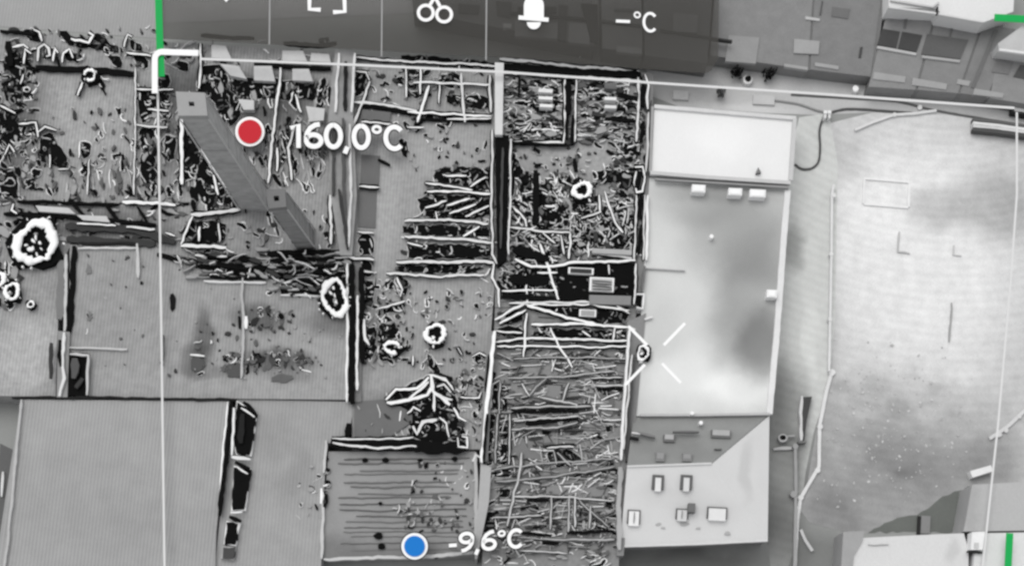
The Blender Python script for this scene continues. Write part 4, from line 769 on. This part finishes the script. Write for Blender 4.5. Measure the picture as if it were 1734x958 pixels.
def shrub(x, y, r, label, leaf=24):
    t = thing('shrub', label, 'shrub', 'shrubs along the lane')
    c = P(x, y, 0); vs = []; fs = []
    for k in range(11):
        a = k * 2.4 + random.random(); L = r * .05 * random.uniform(.6, 1.15); z = random.uniform(.6, 1.6)
        e = c + Vector((math.cos(a) * L, math.sin(a) * L, z)); o = len(vs); s = Vector((-math.sin(a), math.cos(a), 0)) * .07
        vs += [c - s, c + s, e, c + Vector((0, 0, .16))]; fs += [(o, o + 1, o + 2), (o + 1, o + 3, o + 2), (o + 3, o, o + 2)]
    link('trunk', vs, fs, M(30), t)
    vs = []; fs = []
    for k in range(70):
        a = random.choice([j * 1.26 + .3 for j in range(5)]) + random.gauss(0, .12); L = r * .05 * random.uniform(.05, 1) ; p = c + Vector((math.cos(a) * L, math.sin(a) * L, random.uniform(.3, 1.7)))
        d = Vector((random.gauss(0, 1), random.gauss(0, 1), random.gauss(0, .4))).normalized() * .2; e = d.cross(Vector((random.random(), random.random(), 1))).normalized() * .09
        o = len(vs); vs += [p - d, p + e, p + d, p - e]; fs.append((o, o + 1, o + 2, o + 3))
    link('crown', vs, fs, M(leaf), t)
shrub(1245, 130, 11, 'dark ragged shrub left of the round drum on the lane')
shrub(1300, 132, 12, 'star-shaped dark shrub right of the round drum on the lane')
shrub(1101, 86, 13, 'dark shrub under toolbar near the corner of the burnt hall', 60)
shrub(1171, 108, 11, 'small narrow dark shrub under the rounded toolbar end', 40)
shrub(1219, 163, 8, 'tiny dark shrub beside the pale upper roof corner', 90)

# ------------------------------------------------------------------ hot smouldering rings in the ruins
def ring_spot(cx, cy, rx, ry, th, label, z=4.0, crumbs=0, halo=9, gap=None):
    t = thing('smouldering_heap', label, 'burning heap', 'smouldering heaps in the ruins')
    prism('soot', blob_pts(cx, cy, rx + halo, ry + halo, 14, .22), FLOOR, z - .35 + eps(), BLACK(), t)  # black disc imitates the dark halo round the hot ring
    n, k = 40, 8; vs = []; fs = []; ph = random.random() * 6
    span = n
    for i in range(n):
        a = 2 * math.pi * i / n
        w = 1 + .10 * math.sin(2 * a + ph) + .06 * math.sin(3 * a + ph * 2) + .03 * math.sin(7 * a + ph * 3) + random.uniform(-.06, .06)
        tw = th * (1 + .3 * math.sin(a * 2 + ph) + random.uniform(-.32, .32)) / 2
        for j in range(k):
            b = 2 * math.pi * j / k
            rr = tw * math.cos(b); zz = z + tw * .05 * math.sin(b)
            vs.append(P(cx + (rx * w + rr) * math.cos(a), cy + (ry * w + rr) * math.sin(a), zz))
    for i in range(n):
        if gap and gap[0] <= i <= gap[1]: continue
        for j in range(k):
            fs.append((i * k + j, ((i + 1) % n) * k + j, ((i + 1) % n) * k + (j + 1) % k, i * k + (j + 1) % k))
    o = link('ash_ring', vs, fs, mat('hot_white', 252, amp=.02, fine=.02, bump=.05), t)
    o.data.polygons.foreach_set('use_smooth', [True] * len(o.data.polygons))
    for _ in range(int(rx * .55)):                              # ash flakes thrown off the ring
        a = random.random() * 6.3; q = random.uniform(.95, 1.35)
        prism('ash_flake', blob_pts(cx + (rx + th * .4) * q * math.cos(a), cy + (ry + th * .4) * q * math.sin(a), random.uniform(1.2, 3.2), random.uniform(.8, 1.8), 6, .3, a), z - .5, z - .15 + eps(), WHITE() if random.random() < .6 else M(150), t)
    for _ in range(crumbs):
        a = random.random() * 6.3; q = random.uniform(.1, .6)
        prism('ember', blob_pts(cx + rx * q * math.cos(a), cy + ry * q * math.sin(a), random.uniform(2, 5), random.uniform(1.5, 3.5), 7, .3, a), FLOOR, z - .1 + eps(), WHITE() if random.random() < .65 else M(150), t)
ring_spot(60, 411, 30, 33, 14, 'largest white ring of glowing debris round a black core, at the left edge', crumbs=9, halo=14)
ring_spot(567, 503, 20, 27, 9, 'tall white ring of debris against the black pillar right of the flat roof', crumbs=6, halo=7)
ring_spot(737, 565, 14, 16, 7, 'round white ring of debris in the grey floor above the rubble cone', crumbs=2, halo=4)
ring_spot(986, 322, 13, 12, 8, 'small bright white ring of debris in the debris-packed hall', halo=8)
ring_spot(664, 588, 13, 8, 6, 'flat broken white ring left of the round ring above the rubble cone', halo=7, gap=(1, 6), crumbs=1)
ring_spot(20, 493, 10, 14, 6, 'small oval white ring below the largest ring at left edge', halo=6, z=3.9, crumbs=2)
ring_spot(-3, 472, 9, 11, 7, 'half-visible white ring cut off by the left edge of picture', halo=5, z=3.9)
ring_spot(152, 127, 9, 8, 4, 'thin broken white ring near the charred windows of the upper left hall', halo=6, gap=(14, 19))
ring_spot(1089, 597, 9, 11, 4, 'small pale ring on the wall at left end of the crosshair', halo=4, crumbs=2, z=4.3)
ring_spot(52, 515, 5, 5, 3, 'tiny black heap with thin pale ring right of the small oval ring', halo=3, z=3.8)

# ------------------------------------------------------------------ graphics of the display: frame, marks, readings, toolbar
HZ = 4.6
UIW = flat('ui_white', (.88, .88, .88)); UIG = flat('ui_green', (.010, .36, .08)); UIR = flat('ui_red', (.52, .018, .03)); UIB = flat('ui_blue', (.006, .17, .55)); UID = flat('ui_dark', (.03, .03, .03))
def ui_bar(name, pts, w, m, parent, z): 
    vs, fs = stroke_vf(pts, w, z - .05, z, 0, 60); return link(name, vs, fs, m, parent)
def ui_disc(name, cx, cy, r, m, parent, z, n=40): return prism(name, [(cx + r * math.cos(2 * math.pi * i / n), cy + r * math.sin(2 * math.pi * i / n)) for i in range(n)], z - .05, z, m, parent)
def ui_ring(name, cx, cy, r, w, m, parent, z, n=32):
    vs = []; fs = []
    for i in range(n):
        a = 2 * math.pi * i / n
        for rr, zz in ((r - w / 2, z), (r + w / 2, z), (r + w / 2, z - .05), (r - w / 2, z - .05)): vs.append(P(cx + rr * math.cos(a), cy + rr * math.sin(a), zz))
    for i in range(n):
        for j in range(4): fs.append((i * 4 + j, ((i + 1) % n) * 4 + j, ((i + 1) % n) * 4 + (j + 1) % 4, i * 4 + (j + 1) % 4))
    return link(name, vs, fs, m, parent)
GR = 'graphics shown on the display'
fr = thing('picture_frame', 'thin white frame line with a bold bracket at its upper left corner', 'frame line', GR)
ui_bar('side_line', [(267, 150), (271, 400), (275, 700), (279, 1000)], 3.6, mat('ui_line', 212, amp=.02, fine=.02, bump=0), fr, HZ)
ui_bar('top_line', [(340, 100), (600, 110), (850, 122), (1100, 140), (1400, 160), (1718, 183)], 4, MATS['ui_line'], fr, HZ + .8)
ui_bar('side_line', [(1722, 190), (1722, 330), (1712, 470), (1690, 720), (1666, 940), (1660, 1000)], 3.5, MATS['ui_line'], fr, HZ)
br = [(262, 158)] + [(262, 100)] + [(262 + 12 * (1 - math.cos(a)), 100 - 12 * math.sin(a)) for a in (.4, .8, 1.2, 1.57)] + [(336, 90)]
ui_bar('bracket', br, 10, UIW, fr, HZ + .9)
for pts, lb in (([(268, -20), (270, 60), (273, 130)], 'long green upright bar beside the toolbar'), ([(1684, 30), (1760, 34)], 'short green bar in the upper right corner'), ([(1710, 902), (1705, 1000)], 'short green upright bar in the lower right corner')):
    tag(ui_bar('green_mark', pts, 12, UIG, None, HZ + .7), lb, 'mark', GR)
xh = thing('crosshair', 'four thin white strokes of a crosshair at left edge of the pale main roof', 'crosshair', GR)
for p in ([(1064, 552), (1096, 584)], [(1160, 547), (1124, 584)], [(1092, 617), (1058, 652)], [(1121, 615), (1153, 648)]): ui_bar('stroke', p, 5, UIW, xh, 7.2)
for cx, cy, r, m, nm in ((423, 223, 20, UIR, 'red'), (702, 924, 17.5, UIB, 'blue')):
    t = thing('spot_marker', '%s dot in a white ring beside a temperature reading' % nm, 'marker', GR)
    ui_disc('shadow', cx, cy, r + 7, UID, t, HZ - .1); ui_disc('rim', cx, cy, r + 5, UIW, t, HZ); ui_disc('dot', cx, cy, r, m, t, HZ + .1)
def arc(cx, cy, rx, ry, a0, a1, n=22): return [(cx + rx * math.cos(math.radians(a0 + (a1 - a0) * k / n)), cy + ry * math.sin(math.radians(a0 + (a1 - a0) * k / n))) for k in range(n + 1)]
GLYPH = {'1': (.44, [[(.02, .74), (.27, .90), (.27, 0)]]), '0': (.62, [arc(.31, .5, .23, .42, 90, 450, 30)]), ',': (.26, [[(.14, .1), (.05, -.16)]]), '\u00b0': (.38, [arc(.18, .80, .12, .12, 0, 360, 18)]), '-': (.42, [[(.05, .38), (.35, .38)]]),
         '6': (.62, [[(.50, .93), (.36, .90), (.2, .78), (.10, .58), (.075, .40)] + arc(.31, .30, .235, .225, 165, 525, 26)]),
         '9': (.62, [[(.12, .07), (.26, .10), (.42, .22), (.52, .42), (.545, .60)] + arc(.31, .70, .235, .225, -15, 345, 26)]), 'C': (.66, [arc(.36, .5, .275, .42, 42, 318, 26)])}
def reading(s, x0, x1, yb0, yb1, cap, label, z, weight=.185, outline=True, name='temperature_reading'):
    t = thing(name, label, 'reading', GR)
    total = sum(GLYPH[c][0] for c in s); u = 0
    for c in s:
        adv, strokes = GLYPH[c]
        for st in strokes:
            pts = []
            for gx, gy in st:
                k = (u + gx) / total; pts.append((x0 + (x1 - x0) * k, yb0 + (yb1 - yb0) * k - gy * cap))
            wt = weight * cap * (.62 if c == '\u00b0' else 1)
            o = ui_bar({',': 'comma', '-': 'minus', '\u00b0': 'degree_sign', 'C': 'letter'}.get(c, 'digit'), pts, wt, UIW, t, z)
            if outline: ui_bar('outline', pts, wt + 4, UID, t, z - .07)
        u += adv
    return t
reading('160,0°C', 491, 684, 250, 256, 44, 'bold white reading 160,0°C right of the red dot', HZ)
reading('-9,6°C', 758, 887, 936, 927, 34, 'bold white reading -9,6°C right of the blue dot', HZ)
tb = thing('toolbar', 'translucent dark toolbar with rounded corner along the top edge', 'toolbar', GR)
tz = 4.75
poly = [(273, -30), (1218, -30), (1216, 100)] + [(1214 - 4 - 16 * (1 - math.cos(a)), 106 + 18 * math.sin(a)) for a in (.3, .7, 1.1, 1.5)] + [(1100, 118), (900, 100), (640, 86), (440, 74), (276, 66)]
prism('panel', poly, tz - .05, tz, flat('ui_panel', (.075, .072, .066), .42), tb)
for x, y in ((456, 76), (646, 96), (823, 102)): ui_bar('separator', [(x + 1, -20), (x, y)], 2.4, M(156), tb, tz + .06)
def icon(label): return thing('toolbar_icon', label, 'icon', GR)
iz = tz + .2
t = icon('white corner-bracket icon in the toolbar'); ui_bar('corner', [(524, -8), (524, 16), (543, 17)], 7, UIW, t, iz); ui_bar('corner', [(583, -8), (584, 20), (564, 21)], 7, UIW, t, iz)
t = icon('white scissors icon with two finger rings in the toolbar'); ui_ring('loop', 721, 22, 12.5, 5.5, UIW, t, iz); ui_ring('loop', 752, 25, 12.5, 5.5, UIW, t, iz); ui_bar('blade', [(728, 9), (742, -14)], 5.5, UIW, t, iz + .01); ui_bar('blade', [(745, 11), (731, -14)], 5.5, UIW, t, iz + .02)
t = icon('solid white bell icon in the toolbar'); prism('dome', [(887, 30)] + [(904 - 17 * math.cos(a), 10 - 18 * math.sin(a)) for a in [k * math.pi / 10 for k in range(11)]] + [(921, 30)], iz - .05, iz, UIW, t); ui_bar('brim', [(878, 30), (929, 34)], 7, UIW, t, iz + .01); prism('clapper', [(892, 38)] + [(904 - 12 * math.cos(a), 38 + 12 * math.sin(a)) for a in [k * math.pi / 8 for k in range(9)]], iz - .05, iz, UIW, t)
t = icon('tip of a white icon at the top edge left of the corner brackets'); prism('tip', [(374, -6), (392, -6), (383, 4)], iz - .05, iz, UIW, t)
reading('°C', 1072, 1113, 54, 57, 36, 'thin white °C with a dash before it in the toolbar', iz, weight=.13, outline=False, name='unit_sign')
tag(ui_bar('dash', [(1043, 36), (1067, 37)], 5, UIW, None, iz), 'white dash left of the °C sign in toolbar', 'dash', GR)
